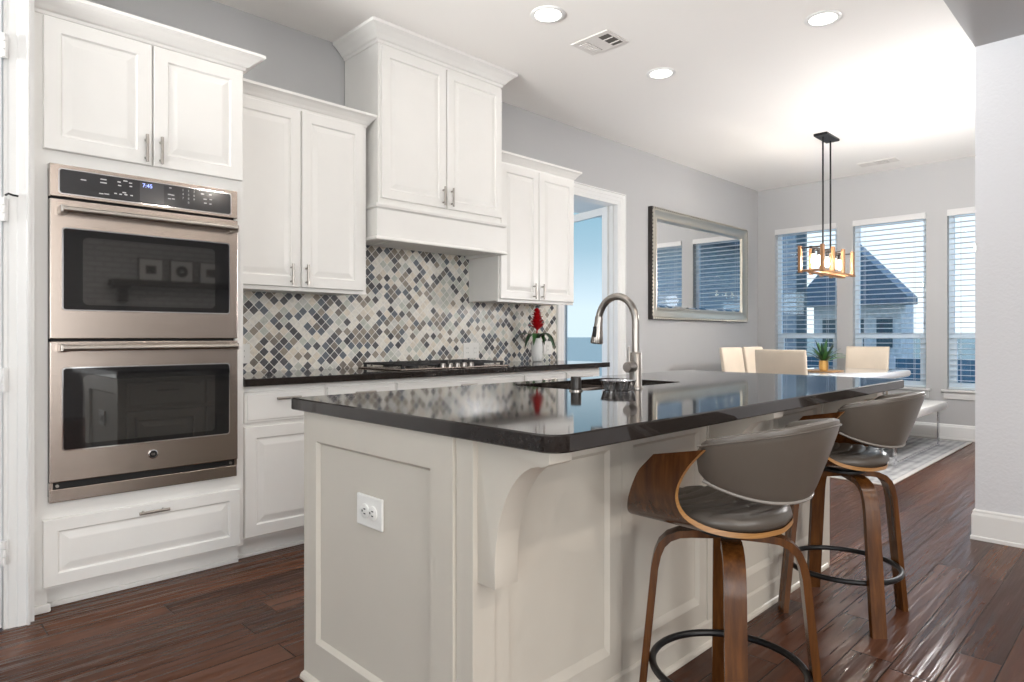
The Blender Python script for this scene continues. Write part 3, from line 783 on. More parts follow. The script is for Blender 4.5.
fl.tube([(3.93, 3.69, 1.08), (3.93, 3.69, 1.36)], .006, 8)
for k in range(34):
    t = k / 33; az = k * 2.4; z = 1.175 + .155 * t; L = .088 * (1 - .6 * t)
    fl.loops(blade((3.93, 3.69, z), az, L, .06 * (1 - .3 * t), .02, .030 * (1 - .45 * t), 6))
fl.build('bloom', M['red'], fv, 60)

# ================================================================== ISLAND
IX0, IX1, IY0, IY1, ITOP = 1.004, 3.53, .890, 2.078, .920
BX0, BX1, BY0, BY1 = 1.035, 3.33, 1.200, 2.005
isl = thing('kitchen_island', 'cream panelled kitchen island base with curved corbels and an outlet', 'island', (2.18, 1.6, 0))
MB().box(BX0, 1.90, BY0, BY1, .06, .879).box(2.63, BX1, BY0, BY1, .06, .879).box(1.90, 2.63, BY0, 1.51, .06, .879).box(1.90, 2.63, 1.99, BY1, .06, .879).box(1.9, 2.63, 1.51, 1.99, .06, .62).build('carcass', M['cream'], isl)
# end panel: rails and stiles round a recessed field, facing -X
def frame_x(m, x, ya, yb, za, zb, iy0, iy1, iz0, iz1, t):
    m.box(x - t, x, ya, iy0, za, zb); m.box(x - t, x, iy1, yb, za, zb); m.box(x - t, x, iy0, iy1, za, iz0); m.box(x - t, x, iy0, iy1, iz1, zb)
    bev = .010
    rings = [[(x - t, iy0, iz0), (x - t, iy1, iz0), (x - t, iy1, iz1), (x - t, iy0, iz1)], [(x - .0005, iy0 + bev, iz0 + bev * 1.3), (x - .0005, iy1 - bev, iz0 + bev * 1.3), (x - .0005, iy1 - bev, iz1 - bev), (x - .0005, iy0 + bev, iz1 - bev)]]
    m.loops(rings, False, False)
p_ = MB(); frame_x(p_, BX0, 1.245, BY1 + .012, 0.0, .8795, 1.335, 1.938, .135, .787, .013); p_.build('end_panel', M['cream'], isl)
MB().box(BX0 - .004, BX0 + .07, BY0 - .02, 1.243, 0, .8795, .001).build('corner_post', M['cream'], isl)
def frame_y(m, y, x0, x1, ix0, ix1, za, zb, iz0, iz1, t):
    m.box(x0, ix0, y - t, y, za, zb); m.box(ix1, x1, y - t, y, za, zb); m.box(ix0, ix1, y - t, y, za, iz0); m.box(ix0, ix1, y - t, y, iz1, zb)
    bev = .012
    m.loops([[(ix0, y - t, iz0), (ix1, y - t, iz0), (ix1, y - t, iz1), (ix0, y - t, iz1)], [(ix0 + bev, y - .0005, iz0 + bev * 2), (ix1 - bev, y - .0005, iz0 + bev * 2), (ix1 - bev, y - .0005, iz1 - bev), (ix0 + bev, y - .0005, iz1 - bev)]], False, False)
pan = [(1.107, 1.645, 1.16, 1.585), (1.647, 2.165, 1.705, 2.115), (2.267, 2.78, 2.32, 2.73), (2.782, 3.27, 2.83, 3.215)]
for x0, x1, a, c in pan:
    p_ = MB(); frame_y(p_, BY0, x0, x1, a, c, 0, .8795, .165, .785, .013); p_.build('seat_side_panel', M['cream'], isl)
for x0 in (2.167, 3.272):
    MB().box(x0, x0 + .098, BY0 - .0165, BY0 + .01, 0, .8795, .001).build('corbel_post', M['cream'], isl)
SHOE = [(0, 0), (.016, 0), (.0155, .008), (.011, .016), (0, .022)]
MB().sweep([(BX1, BY0 - .013), (BX0 - .013, BY0 - .013), (BX0 - .013, BY1 + .012)], [(-o, z) for o, z in SHOE][::1]).sweep([(BX1, BY0 - .0125), (BX0 + .07, BY0 - .0125)], [(-o, z) for o, z in [(0, 0), (.006, 0), (.006, .085), (.002, .095), (0, .095)]]).build('shoe_moulding', M['cream'], isl)
# corbels
def corbel(x0, x1):
    pts = [(1.182, .8795), (.945, .8795), (.945, .848), (.955, .842), (.968, .838)]
    for k in range(1, 15):
        a = R(90 * k / 14); pts.append((.968 + .150 * math.sin(a) * 1.0, .838 - .262 * (1 - math.cos(a)) ))
    # straight shank down to the foot
    pts += [(1.118, .528), (1.182, .528)]
    return MB().prism(pts, 'x', x0, x1, .0015)
for x0 in (1.046, 2.178, 3.283):
    corbel(x0, x0 + .076).build('corbel', M['cream'], isl, 35)
# working side: doors and drawers facing the cabinets
for k in range(5):
    x0 = 1.07 + k * .45; x1 = x0 + .43
    for part, z0, z1, st in (('drawer', .70, .85, SLAB), ('door', .12, .68, RAISED(.055))):
        m = MB().front(-x1, -x0, z0, z1, 0, .02, st); m.bm.transform(Matrix.Translation((0, BY1, 0)) @ Matrix.Rotation(PI, 4, 'Z'))
        dd = m.build(part, M['cream'], isl)
        if part == 'drawer': MB().tube([(x0 + .15, BY1 + .045, .80), (x0 + .28, BY1 + .045, .80)], .0055, 10).cyl((x0 + .17, BY1 + .02, .80), (x0 + .17, BY1 + .045, .80), .004, 8).cyl((x0 + .26, BY1 + .02, .80), (x0 + .26, BY1 + .045, .80), .004, 8).build('handle', M['nickel'], dd, 40)
        else: MB().tube([(x0 + .04, BY1 + .045, .53), (x0 + .04, BY1 + .045, .65)], .0055, 10).cyl((x0 + .04, BY1 + .02, .55), (x0 + .04, BY1 + .045, .55), .004, 8).cyl((x0 + .04, BY1 + .02, .63), (x0 + .04, BY1 + .045, .63), .004, 8).build('handle', M['nickel'], dd, 40)
# outlet on the end panel (horizontal duplex)
eo = thing('end_outlet', 'white duplex outlet plate mounted sideways on the island end panel', 'outlet', (BX0, 1.63, .62))
def xplate(m, y0, y1, z0, z1, xa, xb, bev): return m.box(xa, xb, y0, y1, z0, z1, bev)
xplate(MB(), 1.563, 1.697, .572, .664, BX0 - .0095, BX0 - .0005, .004).build('cover_plate', M['outlet'], eo)
for yc in (1.648, 1.607):
    rc = MB().lathe([(.021, 0), (.021, .0045), (.018, .006), (.001, .006)], seg=24, mat=Matrix.Translation((BX0 - .0085, yc, .618)) @ Matrix.Rotation(R(-90), 4, 'Y')).build('receptacle', M['outlet'], eo, 40)
    xs = BX0 - .0150
    MB().box(xs, xs + .002, yc - .008, yc + .002, .623, .6265).box(xs, xs + .002, yc - .008, yc + .002, .6095, .613).box(xs, xs + .002, yc + .007, yc + .012, .615, .621).build('slots', M['slot'], rc)

# countertop with sink cut-out and rounded corners
ct = MB(); t = bmesh.new()
r = .045
outer = []
rb = .008
for cx, cy, a0, r in ((IX1 - rb, IY1 - rb, 0, rb), (IX0 + rb, IY1 - rb, 90, rb), (IX0 + r, IY0 + r, 180, r), (IX1 - r, IY0 + r, 270, r)):
    for i in range(7): a = R(a0 + 15 * i); outer.append((cx + r * math.cos(a), cy + r * math.sin(a)))
SX0, SX1, SY0, SY1 = 1.925, 2.605, 1.545, 1.965
inner = []
r2 = .03
for cx, cy, a0 in ((SX1 - r2, SY1 - r2, 0), (SX0 + r2, SY1 - r2, 90), (SX0 + r2, SY0 + r2, 180), (SX1 - r2, SY0 + r2, 270)):
    for i in range(7): a = R(a0 + 15 * i); inner.append((cx + r2 * math.cos(a), cy + r2 * math.sin(a)))
def ringv(pts, z, ins=0, sgn=1):
    c = Vector((sum(p[0] for p in pts) / len(pts), sum(p[1] for p in pts) / len(pts)))
    return [t.verts.new((p[0] - sgn * ins * (1 if p[0] > c.x else -1), p[1] - sgn * ins * (1 if p[1] > c.y else -1), z)) for p in pts]
seq = [(outer, .8805, 0.003), (outer, .8835, 0), (outer, .9165, 0), (outer, ITOP, .0035), (inner, ITOP, -.002), (inner, .918, 0), (inner, .8805, 0)]
rs = [ringv(*q) for q in seq] 
rs.append(rs[0])
for a_, b__ in zip(rs, rs[1:]):
    for i in range(28):
        j = (i + 1) % 28; t.faces.new((a_[i], a_[j], b__[j], b__[i]))
bmesh.ops.recalc_face_normals(t, faces=t.faces[:])
ct._add(t)
tag(ct.build('island_countertop', M['counter']), 'dark polished quartz top of the island, overhanging the stools', 'countertop')

# sink
sk = thing('kitchen_sink', 'stainless undermount sink let into the island top', 'sink', ((SX0 + SX1) / 2, (SY0 + SY1) / 2, .66))
def rect(x0, x1, y0, y1, z, rad):
    return [(px, py, z) for px, py in [(cx + rad * math.cos(R(a0 + 15 * i)), cy + rad * math.sin(R(a0 + 15 * i))) for cx, cy, a0 in ((x1 - rad, y1 - rad, 0), (x0 + rad, y1 - rad, 90), (x0 + rad, y0 + rad, 180), (x1 - rad, y0 + rad, 270)) for i in range(7)]]
MB().loops([rect(SX0 - .02, SX1 + .02, SY0 - .02, SY1 + .02, .8795, .03), rect(SX0 - .004, SX1 + .004, SY0 - .004, SY1 + .004, .8798, .03), rect(SX0, SX1, SY0, SY1, .87, .04), rect(SX0 + .008, SX1 - .008, SY0 + .008, SY1 - .008, .69, .05), rect(SX0 + .05, SX1 - .05, SY0 + .05, SY1 - .05, .665, .05), rect(SX0 + .3, SX1 - .3, SY0 + .18, SY1 - .18, .66, .02)], False, True).build('basin', M['steel'], sk, 40)
MB().lathe([(.045, .001), (.045, .004), (.035, .005), (.03, .002), (.001, .002)], ((SX0 + SX1) / 2, (SY0 + SY1) / 2, .6605), 24).build('drain', M['chrome'], sk, 40)

# faucet
fx, fy, fz = 2.165, 1.495, ITOP
fa = thing('kitchen_faucet', 'tall brushed nickel gooseneck faucet with pull-down spray head on the island', 'faucet', (fx, fy, fz))
MB().lathe([(.030, 0), (.030, .004), (.026, .008), (.0245, .012), (.0245, .135), (.022, .140), (.016, .143), (.001, .143)], (fx, fy, fz), 28).build('body', M['faucet'], fa, 40)
pts = [(fx, fy, fz + .14)]; pts += [(fx, fy, fz + .14 + .125 * k / 5) for k in range(1, 6)]
ra = .092
for k in range(1, 16):
    a = R(180 - 168 * k / 15) ; pts.append((fx, fy + ra + ra * math.cos(a) , fz + .265 + ra * 1.12 * math.sin(a)))
MB().tube(pts, .0148, 18).build('gooseneck', M['faucet'], fa, 40)
e0 = Vector(pts[-1]); dn = (Vector(pts[-1]) - Vector(pts[-2])).normalized(); dn = Vector((0, .12, -.99)).normalized()
sh = MB().tube([e0 - dn * .003, e0 + dn * .004, e0 + dn * .03, e0 + dn * .075, e0 + dn * .105, e0 + dn * .112], [.0155, .017, .0175, .023, .027, .025], 22).build('spray_head', M['faucet'], fa, 40)
q0 = e0 + dn * .062 + Vector((-.0215, 0, 0))
MB().box(-.004, .004, -.008, .008, -.022, .022, .003, 2, Matrix.Translation(q0) @ Matrix.Rotation(R(8), 4, 'Y')).build('spray_button', M['black'], sh)
MB().tube([(fx - .018, fy, fz + .085), (fx - .06, fy - .004, fz + .085), (fx - .066, fy - .004, fz + .085)], [.0215, .0215, .019], 22).build('handle_hub', M['faucet'], fa, 40)
MB().tube([(fx - .046, fy, fz + .104), (fx - .040, fy + .004, fz + .165)], [.0065, .0055], 12).build('handle_lever', M['faucet'], fa, 40)
# deck cap + fluted dish
dc = thing('air_gap_cap', 'small black cylinder cap standing on the island beside the sink', 'cap', (1.892, 1.575, ITOP))
MB().lathe([(.023, 0), (.023, .006), (.020, .007), (.020, .050), (.0185, .054), (.001, .055)], (1.892, 1.575, ITOP), 26).build('cap', M['black_plastic'], dc, 40)
MB().lathe([(.026, 0), (.026, .004), (.0205, .006), (.0205, 0)], (1.892, 1.575, ITOP), 26).build('base_ring', M['nickel'], dc, 40)
dsh = MB()
rings = []
for rr_, zz in ((.040, .0), (.052, .002), (.060, .034), (.063, .038), (.060, .038), (.050, .010), (.02, .008)):
    rings.append([(2.035 + rr_ * (1 + .10 * math.cos(14 * a)) * math.cos(a), 1.515 - .0 + rr_ * (1 + .10 * math.cos(14 * a)) * math.sin(a) - .03, ITOP + zz) for a in [2 * PI * k / 112 for k in range(112)]])
dsh.loops(rings)
tag(dsh.build('fluted_dish', M['chrome'], None, 60), 'small fluted shiny metal dish on the island between the black cap and faucet', 'dish')

# ================================================================== STOOLS
def stool_proto():
    st = thing('bar_stool', 'walnut bentwood counter stool with taupe leather back, the one closer to the corbelled island end', 'stool', (0, 0, 0), 0, 'walnut and leather counter stools at the island')
    # bentwood shell: U section (lateral y, z), front/rear limits along x
    sec = [(-.272, .858), (-.277, .82), (-.277, .77), (-.270, .72), (-.252, .674), (-.222, .643), (-.175, .626), (-.11, .617), (-.04, .614)]
    sec = sec + [(0, .613)] + [(-y, z) for y, z in reversed(sec)]
    front = [.062, .102, .124, .142, .162, .180, .190, .197, .200]; front = front + [.2] + front[::-1]
    rear = [-.085, -.045, -.015, -.004, -.015, -.055, -.10, -.138, -.154]; rear = rear + [-.158] + rear[::-1]
    def dense(v, k=3):                                    # Catmull-Rom refinement so the bend is smooth
        out = []
        for i in range(len(v) - 1):
            p0, p1, p2, p3 = v[max(0, i - 1)], v[i], v[i + 1], v[min(len(v) - 1, i + 2)]
            for j in range(k):
                t = j / k
                out.append(.5 * (2 * p1 + (p2 - p0) * t + (2 * p0 - 5 * p1 + 4 * p2 - p3) * t * t + (3 * p1 - p0 - 3 * p2 + p3) * t ** 3))
        return out + [v[-1]]
    sy_, sz_ = dense([p[0] for p in sec]), dense([p[1] for p in sec]); front, rear = dense(front), dense(rear)
    sec = [(a, b - .012) for a, b in zip(sy_, sz_)]; n = len(sec)
    sh = MB(); th = .0135; k = 12; edge = bmesh.new()
    tb = bmesh.new(); outer = []; innr = []
    for i, (y, z) in enumerate(sec):
        a = sec[max(0, i - 1)]; b_ = sec[min(n - 1, i + 1)]
        d = Vector((b_[0] - a[0], b_[1] - a[1])).normalized(); nn = Vector((-d.y, d.x))
        ro, ri = [], []
        for j in range(k + 1):
            x = rear[i] + (front[i] - rear[i]) * j / k
            zz = z - .20 * (x + .085) * min(1, max(0, (z - .68) / .14))
            ro.append(tb.verts.new((x, y, zz))); ri.append(tb.verts.new((x, y + nn.x * th, zz + nn.y * th)))
        outer.append(ro); innr.append(ri)
    def q(a, b_, c, d, mi):
        f = tb.faces.new((a, b_, c, d)); f.material_index = mi
    for i in range(n - 1):
        for j in range(k):
            q(outer[i][j], outer[i][j + 1], outer[i + 1][j + 1], outer[i + 1][j], 0)
            q(innr[i][j], innr[i + 1][j], innr[i + 1][j + 1], innr[i][j + 1], 0)
        q(outer[i][0], outer[i + 1][0], innr[i + 1][0], innr[i][0], 1); q(outer[i][k], innr[i][k], innr[i + 1][k], outer[i + 1][k], 1)
    for j in range(k):
        q(outer[0][j], innr[0][j], innr[0][j + 1], outer[0][j + 1], 1); q(outer[-1][j], outer[-1][j + 1], innr[-1][j + 1], innr[-1][j], 1)
    bmesh.ops.recalc_face_normals(tb, faces=tb.faces[:])
    me = bpy.data.meshes.new('tmp'); tb.to_mesh(me); tb.free(); sh.bm.from_mesh(me); bpy.data.meshes.remove(me)
    o = sh.build('seat_shell', [M['walnut'], M['ply']], st, 50, True)
    # round leather cushion with stitched channels
    rings = []
    for rad, z in ((.150, .624), (.182, .629), (.194, .645), (.190, .661), (.180, .669), (.172, .6725), *[(.164 - .009 * q_, .6745) for q_ in range(18)], (.001, .6745)):
        ring = []
        for i in range(120):
            a = 2 * PI * i / 120; x, y = rad * math.cos(a) * .96 + .020, rad * math.sin(a)
            zz = z
            if z > .668:
                u = (x + .25 - 1.3 * y * y) / .05
                zz -= .006 * max(0, 1 - abs((u % 1) - .5) * 6)
            ring.append((x, y, zz - .012))
        rings.append(ring)
    MB().loops(rings).build('seat_cushion', M['leather'], st, 60, True)
    # wrap-round leather back
    S = 40; rings = []
    def rad(z): return .186 + (z - .69) * .345
    span = R(82)
    for i in range(S + 1):
        u = -1 + 2 * i / S; ph = PI + span * u; e = abs(u)
        zt = .915 - .052 * e ** 1.6 - (.03 * max(0, e - .93) / .07)
        zb = .692 + .062 * e ** 2.6 + (.02 * max(0, e - .93) / .07)
        prof = []; hh = (zt - zb)
        T = .021 * (1 if e < .95 else .6)
        for s_ in range(16):
            a = 2 * PI * s_ / 16
            ca, sa = math.cos(a), math.sin(a)
            # superellipse cross-section
            cx = T * math.copysign(abs(ca) ** .55, ca); cz = hh / 2 * math.copysign(abs(sa) ** .42, sa)
            z = (zt + zb) / 2 + cz; rr_ = rad(z) + cx
            prof.append((rr_ * math.cos(ph) - .012, rr_ * math.sin(ph), z))
        rings.append(prof)
    bk = MB().loops(rings).build('backrest', M['leather'], st, 50, True)
    pts = []; pt2 = []
    for i in range(S + 1):
        u = -.97 + 1.94 * i / S; ph = PI + span * u; e = abs(u)
        zb = .692 + .062 * e ** 2.6 + .009; rr_ = rad(zb) + .0165
        pts.append((rr_ * math.cos(ph) - .012, rr_ * math.sin(ph), zb))
        zt = .915 - .052 * e ** 1.6 - .016; rr_ = rad(zt) + .0195
        pt2.append((rr_ * math.cos(ph) - .012, rr_ * math.sin(ph), zt))
    MB().tube(pts, .0045, 8).build('piping', M['piping'], bk, 60, True)
    MB().tube(pt2, .0026, 8).build('piping', M['leather'], bk, 60, True)
    # swivel plate
    MB().lathe([(.085, .576), (.085, .584), (.05, .586), (.05, .6005), (.001, .6005)], seg=32).build('swivel_plate', M['black'], st, 40, True)
    return st
def stool_legs(st, rot):
    base = bpy.data.objects.new('leg_base', None); COL.objects.link(base); base.parent = st; base.rotation_euler = (0, 0, rot)
    return base
def leg_mesh(az):
    prof = [(.004, .5650), (.10, .5645), (.135, .560), (.163, .548), (.183, .527), (.195, .498), (.203, .46), (.213, .36), (.228, .21), (.241, .08), (.249, 0)]
    rings = []; hw = .0275; th = .0105
    for i, (r_, z) in enumerate(prof):
        a = prof[max(0, i - 1)]; b_ = prof[min(len(prof) - 1, i + 1)]
        d = Vector((b_[0] - a[0], b_[1] - a[1])).normalized(); nn = Vector((-d.y, d.x))
        if i == len(prof) - 1: nn = Vector((1, 0)); 
        wd = hw * (.55 if i == 0 else 1)
        pr = []
        for sx, sy in ((-1, -1), (-1, 1), (1, 1), (1, -1)):
            rr_ = r_ + nn.x * th * sx; zz = z + nn.y * th * sx; t_ = wd * sy
            pr.append((rr_ * math.cos(az) - t_ * math.sin(az), rr_ * math.sin(az) + t_ * math.cos(az), zz))
        rings.append(pr)
    return MB().loops(rings)
def build_legs(st, rot):
    for k in range(4):
        leg_mesh(rot + k * PI / 2).build('leg', M['walnut_leg'], st, 50, True)
    MB().tube([(.210 * math.cos(a), .210 * math.sin(a), .188) for a in [2 * PI * k / 64 for k in range(64)]], .0105, 12, True).build('footrest_ring', M['black'], st, 50, True)
s1 = stool_proto()
s2 = copy_tree(s1, None, (2.85, .95, 0), R(92), 'walnut bentwood counter stool with taupe leather back, the one closer to the dining area')
s1.location = (1.735, .885, 0); s1.rotation_euler = (0, 0, R(88))
build_legs(s1, R(212 - 88)); build_legs(s2, R(227 - 92))

# ================================================================== DINING GROUP
rg = thing('area_rug', 'grey woven rug with pale bound edge under the dining table', 'rug', (6.85, 2.45, 0))
MB().box(5.45, 8.22, 1.51, 3.35, .0005, .010, .003).build('pile', M['rug'], rg)
b = MB()
for x0, x1, y0, y1 in ((5.42, 8.25, 1.47, 1.51), (5.42, 8.25, 3.35, 3.39), (5.42, 5.45, 1.51, 3.35), (8.22, 8.25, 1.51, 3.35)): b.box(x0, x1, y0, y1, .0005, .011, .003)
b.build('binding', M['rug_edge'], rg)
tb_ = thing('dining_table', 'glossy white rectangular dining table with rounded ends and chrome legs', 'table', (6.8, 2.36, .011))
t = MB(); z0, z1 = .705, .775
def tt(ins, z, rad=.05):
    return rect(5.86 + ins, 7.74 - ins, 1.90 + ins, 2.82 - ins, z, rad)
t.loops([tt(.02, z0), tt(.006, z0 + .008), tt(0, z0 + .03), tt(0, z1 - .022), tt(.006, z1 - .006), tt(.02, z1)])
t.build('table_top', M['gloss_white'], tb_, 50)
for x in (6.25, 7.35):
    b = MB()
    for y in (2.06, 2.66): b.box(x - .03, x + .03, y - .012, y + .012, .012, .706, .003)
    b.box(x - .03, x + .03, 2.06, 2.66, .012, .030, .003); b.box(x - .03, x + .03, 2.06, 2.66, .688, .706, .003)
    b.build('leg_frame', M['chrome'], tb_)
def chair_proto():
    c = thing('dining_chair', '', 'chair', (0, 0, .011), 0, 'cream dining chairs')
    MB().box(-.22, .22, -.22, .22, .42, .50, .025, 3).build('seat', M['fabric'], c, 50, True)
    rings = []
    for z, x, th in ((.44, -.215, .05), (.50, -.222, .055), (.60, -.232, .06), (.75, -.25, .058), (.88, -.268, .056), (.965, -.280, .052), (.990, -.284, .040), (.998, -.285, .018)):
        rg_ = []
        for k in range(24):
            a = 2 * PI * k / 24; ca, sa = math.cos(a), math.sin(a)
            yy = .222 * math.copysign(abs(sa) ** .35, sa); xx = th / 2 * math.copysign(abs(ca) ** .5, ca)
            rg_.append((x + xx + .022 * (yy / .22) ** 2, yy, z))
        rings.append(rg_)
    MB().loops(rings).build('backrest', M['fabric'], c, 50, True)
    for y in (-.2, .2):
        MB().tube([(-.19, y, .42), (.17, y, .42), (.19, y, .40), (.205, y, .03), (.19, y, .0125), (-.2, y, .0125)], .0115, 10).build('leg', M['chrome'], c, 40, True)
    MB().tube([(-.2, -.2, .0125), (-.2, .2, .0125)], .0115, 10).build('stretcher', M['chrome'], c, 40, True)
    return c
ch = chair_proto()
spots = [(5.60, 2.385, 0, 'cream dining chair at the table end closer to the island, its back to the kitchen'),
         (6.36, 2.95, -90, 'cream dining chair on the mirror side of the table, showing its edge beside the wall'),
         (6.86, 2.95, -90, 'cream dining chair on the mirror side, mostly hidden behind the end chair'),
         (7.75, 2.40, 180, 'cream dining chair at the far table end, before the window behind the plant')]
for i, (x, y, a, lab) in enumerate(spots):
    o = ch if i == 0 else copy_tree(ch)
    o.location = (x + (.28 if a == 0 else (-.02 if a == 180 else 0)), y, .011); o.rotation_euler = (0, 0, R(a)); o['label'] = lab
bn_ = thing('dining_bench', 'white padded bench on flat chrome legs along the open side of the dining table', 'bench', (7.0, 1.80, .011))
t = MB()
def bt(ins, z): return rect(6.12 + ins, 7.92 - ins, 1.62 + ins, 1.99 - ins, z, .03)
t.loops([bt(.02, .372), bt(.002, .382), bt(0, .40), bt(0, .435), bt(.006, .450), bt(.025, .456)]); t.build('seat', plain('white_bench_leather', (.78, .77, .75), .4), bn_, 50)
for x in (6.25, 7.72):
    b = MB()
    for y in (1.66, 1.95): b.box(x - .03, x + .03, y - .007, y + .007, .0125, .374, .002)
    b.box(x - .03, x + .03, 1.66, 1.95, .362, .374, .002); b.build('leg', M['chrome'], bn_)
MB().box(6.25, 7.72, 1.655, 1.667, .0125, .040, .002).box(6.25, 7.72, 1.943, 1.955, .0125, .040, .002).build('floor_rail', M['chrome'], bn_)
tag(MB().lathe([(.15, 0), (.185, .004), (.19, .012), (.182, .014), (.15, .009), (.001, .009)], (6.74, 2.43, .7752), 48).build('serving_tray', M['tray'], None, 40), 'round wooden tray on the white dining table under the plant', 'tray')
pp = thing('potted_plant', 'spiky green plant in a small gold pot on the wooden tray', 'plant', (6.70, 2.41, .7845))
MB().lathe([(.034, 0), (.040, .004), (.043, .05), (.040, .10), (.036, .10), (.035, .085), (.001, .084)], (6.70, 2.41, .7845), 32).build('pot', M['gold'], pp, 40)
MB().lathe([(.0345, .083), (.03, .088), (.001, .09)], (6.70, 2.41, .7845), 24).build('soil', M['soil'], pp, 40)
for k in range(22):
    az = k * 2.399; t_ = k / 21
    L = .09 + .19 * t_; lift = .25 - .06 * t_; dr = .02 + .13 * t_
    MB().loops(blade((6.70, 2.41, .865), az, L, lift, dr, .016, 10)).build('leaf', M['leaf_dark' if k % 3 else 'leaf'], pp, 60)
MB().loops(blade((6.70, 2.41, .865), R(-28), .30, .10, .05, .020, 10)).build('leaf', plain('leaf_light_green', (.16, .36, .10), .4, var=.2), pp, 60)

# ------------------------------------------------------------------ pendant
pn = thing('linear_pendant', 'linear pendant light of wooden frames and glowing bulbs on two black rods over the table', 'pendant light', (6.54, 2.325, CZ))
MB().box(6.375, 6.705, 2.262, 2.388, CZ - .025, CZ, .006).build('canopy', M['black'], pn)
for x in (6.445, 6.64):
    MB().cyl((x, 2.325, 1.952), (x, 2.325, CZ - .02), .008, 12).build('rod', M['black'], pn, 40)
MB().box(6.14, 6.965, 2.312, 2.338, 1.935, 1.955, .003).build('top_bar', M['black'], pn)
for x in (6.155, 6.42, 6.685, 6.95):
    b = MB(); hw = .0225
    b.box(x - hw, x + hw, 2.212, 2.238, 1.715, 1.965, .002); b.box(x - hw, x + hw, 2.412, 2.438, 1.715, 1.965, .002)
    b.box(x - hw * .5, x + hw * .5, 2.238, 2.412, 1.722, 1.740, .002)
    b.build('wood_frame', M['pine'], pn)
MB().box(6.13, 6.975, 2.3, 2.35, 1.708, 1.722, .002).box(6.13, 6.975, 2.205, 2.212, 1.715, 1.735, .001).build('bottom_rail', M['pine'], pn)
for x in (6.155, 6.42, 6.685, 6.95): MB().box(x - .006, x + .006, 2.238, 2.412, 1.938, 1.950, .001).build('crossbar', M['black'], pn)
for x in (6.215, 6.345, 6.553, 6.75, 6.89):
    sk_ = MB().lathe([(.001, 0), (.016, 0), (.016, -.045), (.014, -.05), (.001, -.05)], (x, 2.325, 1.936), 16).build('socket', M['black'], pn, 40)
    MB().lathe([(.013, 0), (.015, -.012), (.021, -.045), (.024, -.065), (.021, -.085), (.010, -.098), (.001, -.10)], (x, 2.325, 1.886), 20).build('bulb', M['bulb'], sk_, 60)
for x in (6.215, 6.345, 6.553, 6.75, 6.89):
    l = bpy.data.lights.new('pendant_glow', 'POINT'); l.energy = 20; l.color = (1, .93, .84); l.shadow_soft_size = .031
    lo = bpy.data.objects.new('pendant_glow', l); lo.location = (x, 2.325, 1.822); COL.objects.link(lo)

# ------------------------------------------------------------------ mirror
mr = thing('wall_mirror', 'large rectangular mirror in a silver frame with dark beaded edge on the grey wall', 'mirror', (6.9, YW, 1.9))
MX0, MX1, MZ0, MZ1 = 5.80, 7.985, 1.302, 2.485
mm = Matrix(((1, 0, 0, 0), (0, 0, -1, YW), (0, 1, 0, 0), (0, 0, 0, 1)))
path = [(MX0, MZ0), (MX0, MZ1), (MX1, MZ1), (MX1, MZ0)]
MB().sweep(path, [(0, 0), (0, .048), (.022, .050), (.022, 0)], True, mm).build('outer_edge', M['frame_dark'], mr)
MB().sweep(path, [(.020, .002), (.020, .050), (.030, .053), (.045, .046), (.085, .030), (.100, .030), (.112, .036), (.122, .030), (.128, .018), (.128, .002)], True, mm).build('frame', M['frame_silver'], mr, 30)
bd_ = MB()
def beads(p, q, n):
    for k in range(n):
        t_ = (k + .5) / n; c = Vector(p).lerp(Vector(q), t_)
        bd_.box(c.x - .010, c.x + .010, c.y - .006, c.y + .006, c.z - .010, c.z + .010, .004, 1)
yy = YW - .053
beads((MX0 + .012, yy, MZ1 - .012), (MX1 - .012, yy, MZ1 - .012), 54); beads((MX0 + .012, yy, MZ0 + .012), (MX1 - .012, yy, MZ0 + .012), 54)
beads((MX0 + .012, yy, MZ0 + .03), (MX0 + .012, yy, MZ1 - .03), 29); beads((MX1 - .012, yy, MZ0 + .03), (MX1 - .012, yy, MZ1 - .03), 29)
bd_.build('beaded_edge', M['frame_silver'], mr)
MB().front(MX0 + .125, MX1 - .125, MZ0 + .125, MZ1 - .125, YW - .002, .014, [(0, .006), (.022, 0)]).build('mirror_glass', M['mirror'], mr)

# ================================================================== LIVING ROOM (seen mirrored in the oven glass)
mt = tag(MB().box(2.38, 4.36, -4.195, -3.96, 1.845, 1.925, .006).box(2.42, 2.62, -4.195, -4.0, 1.80, 1.845, .004).box(2.48, 2.60, -4.195, -4.05, 1.62, 1.80, .01).build('mantel_shelf', M['shelf_dark']), 'dark wooden mantel shelf mirrored in the upper oven window', 'shelf')
for x, lab, rnd_ in ((2.90, 'small square framed print with a dark block, mirrored in the oven glass', 0), (3.32, 'small square framed print with a dark ring, mirrored in the oven glass', 1), (3.74, 'small framed print at the end of the mirrored shelf', 2)):
    pf = thing('picture_frame', lab, 'picture', (x, -4.1, 1.926), 0, 'prints on the mantel')
    MB().box(x - .165, x + .165, -4.125, -4.09, 1.926, 2.256, .004).build('frame', M['frame_dark'], pf)
    MB().box(x - .150, x + .150, -4.0905, -4.086, 1.941, 2.241).build('mat', M['outlet'], pf)
    if rnd_ == 1: MB().lathe([(.085, 0), (.085, .002), (.03, .002), (.03, 0)], seg=28, mat=Matrix.Translation((x, -4.086, 2.09)) @ Matrix.Rotation(R(-90), 4, 'X')).build('print', M['frame_dark'], pf)
    else: MB().box(x - .07, x + .07, -4.0865, -4.084, 2.03, 2.15).build('print', M['frame_dark'], pf)

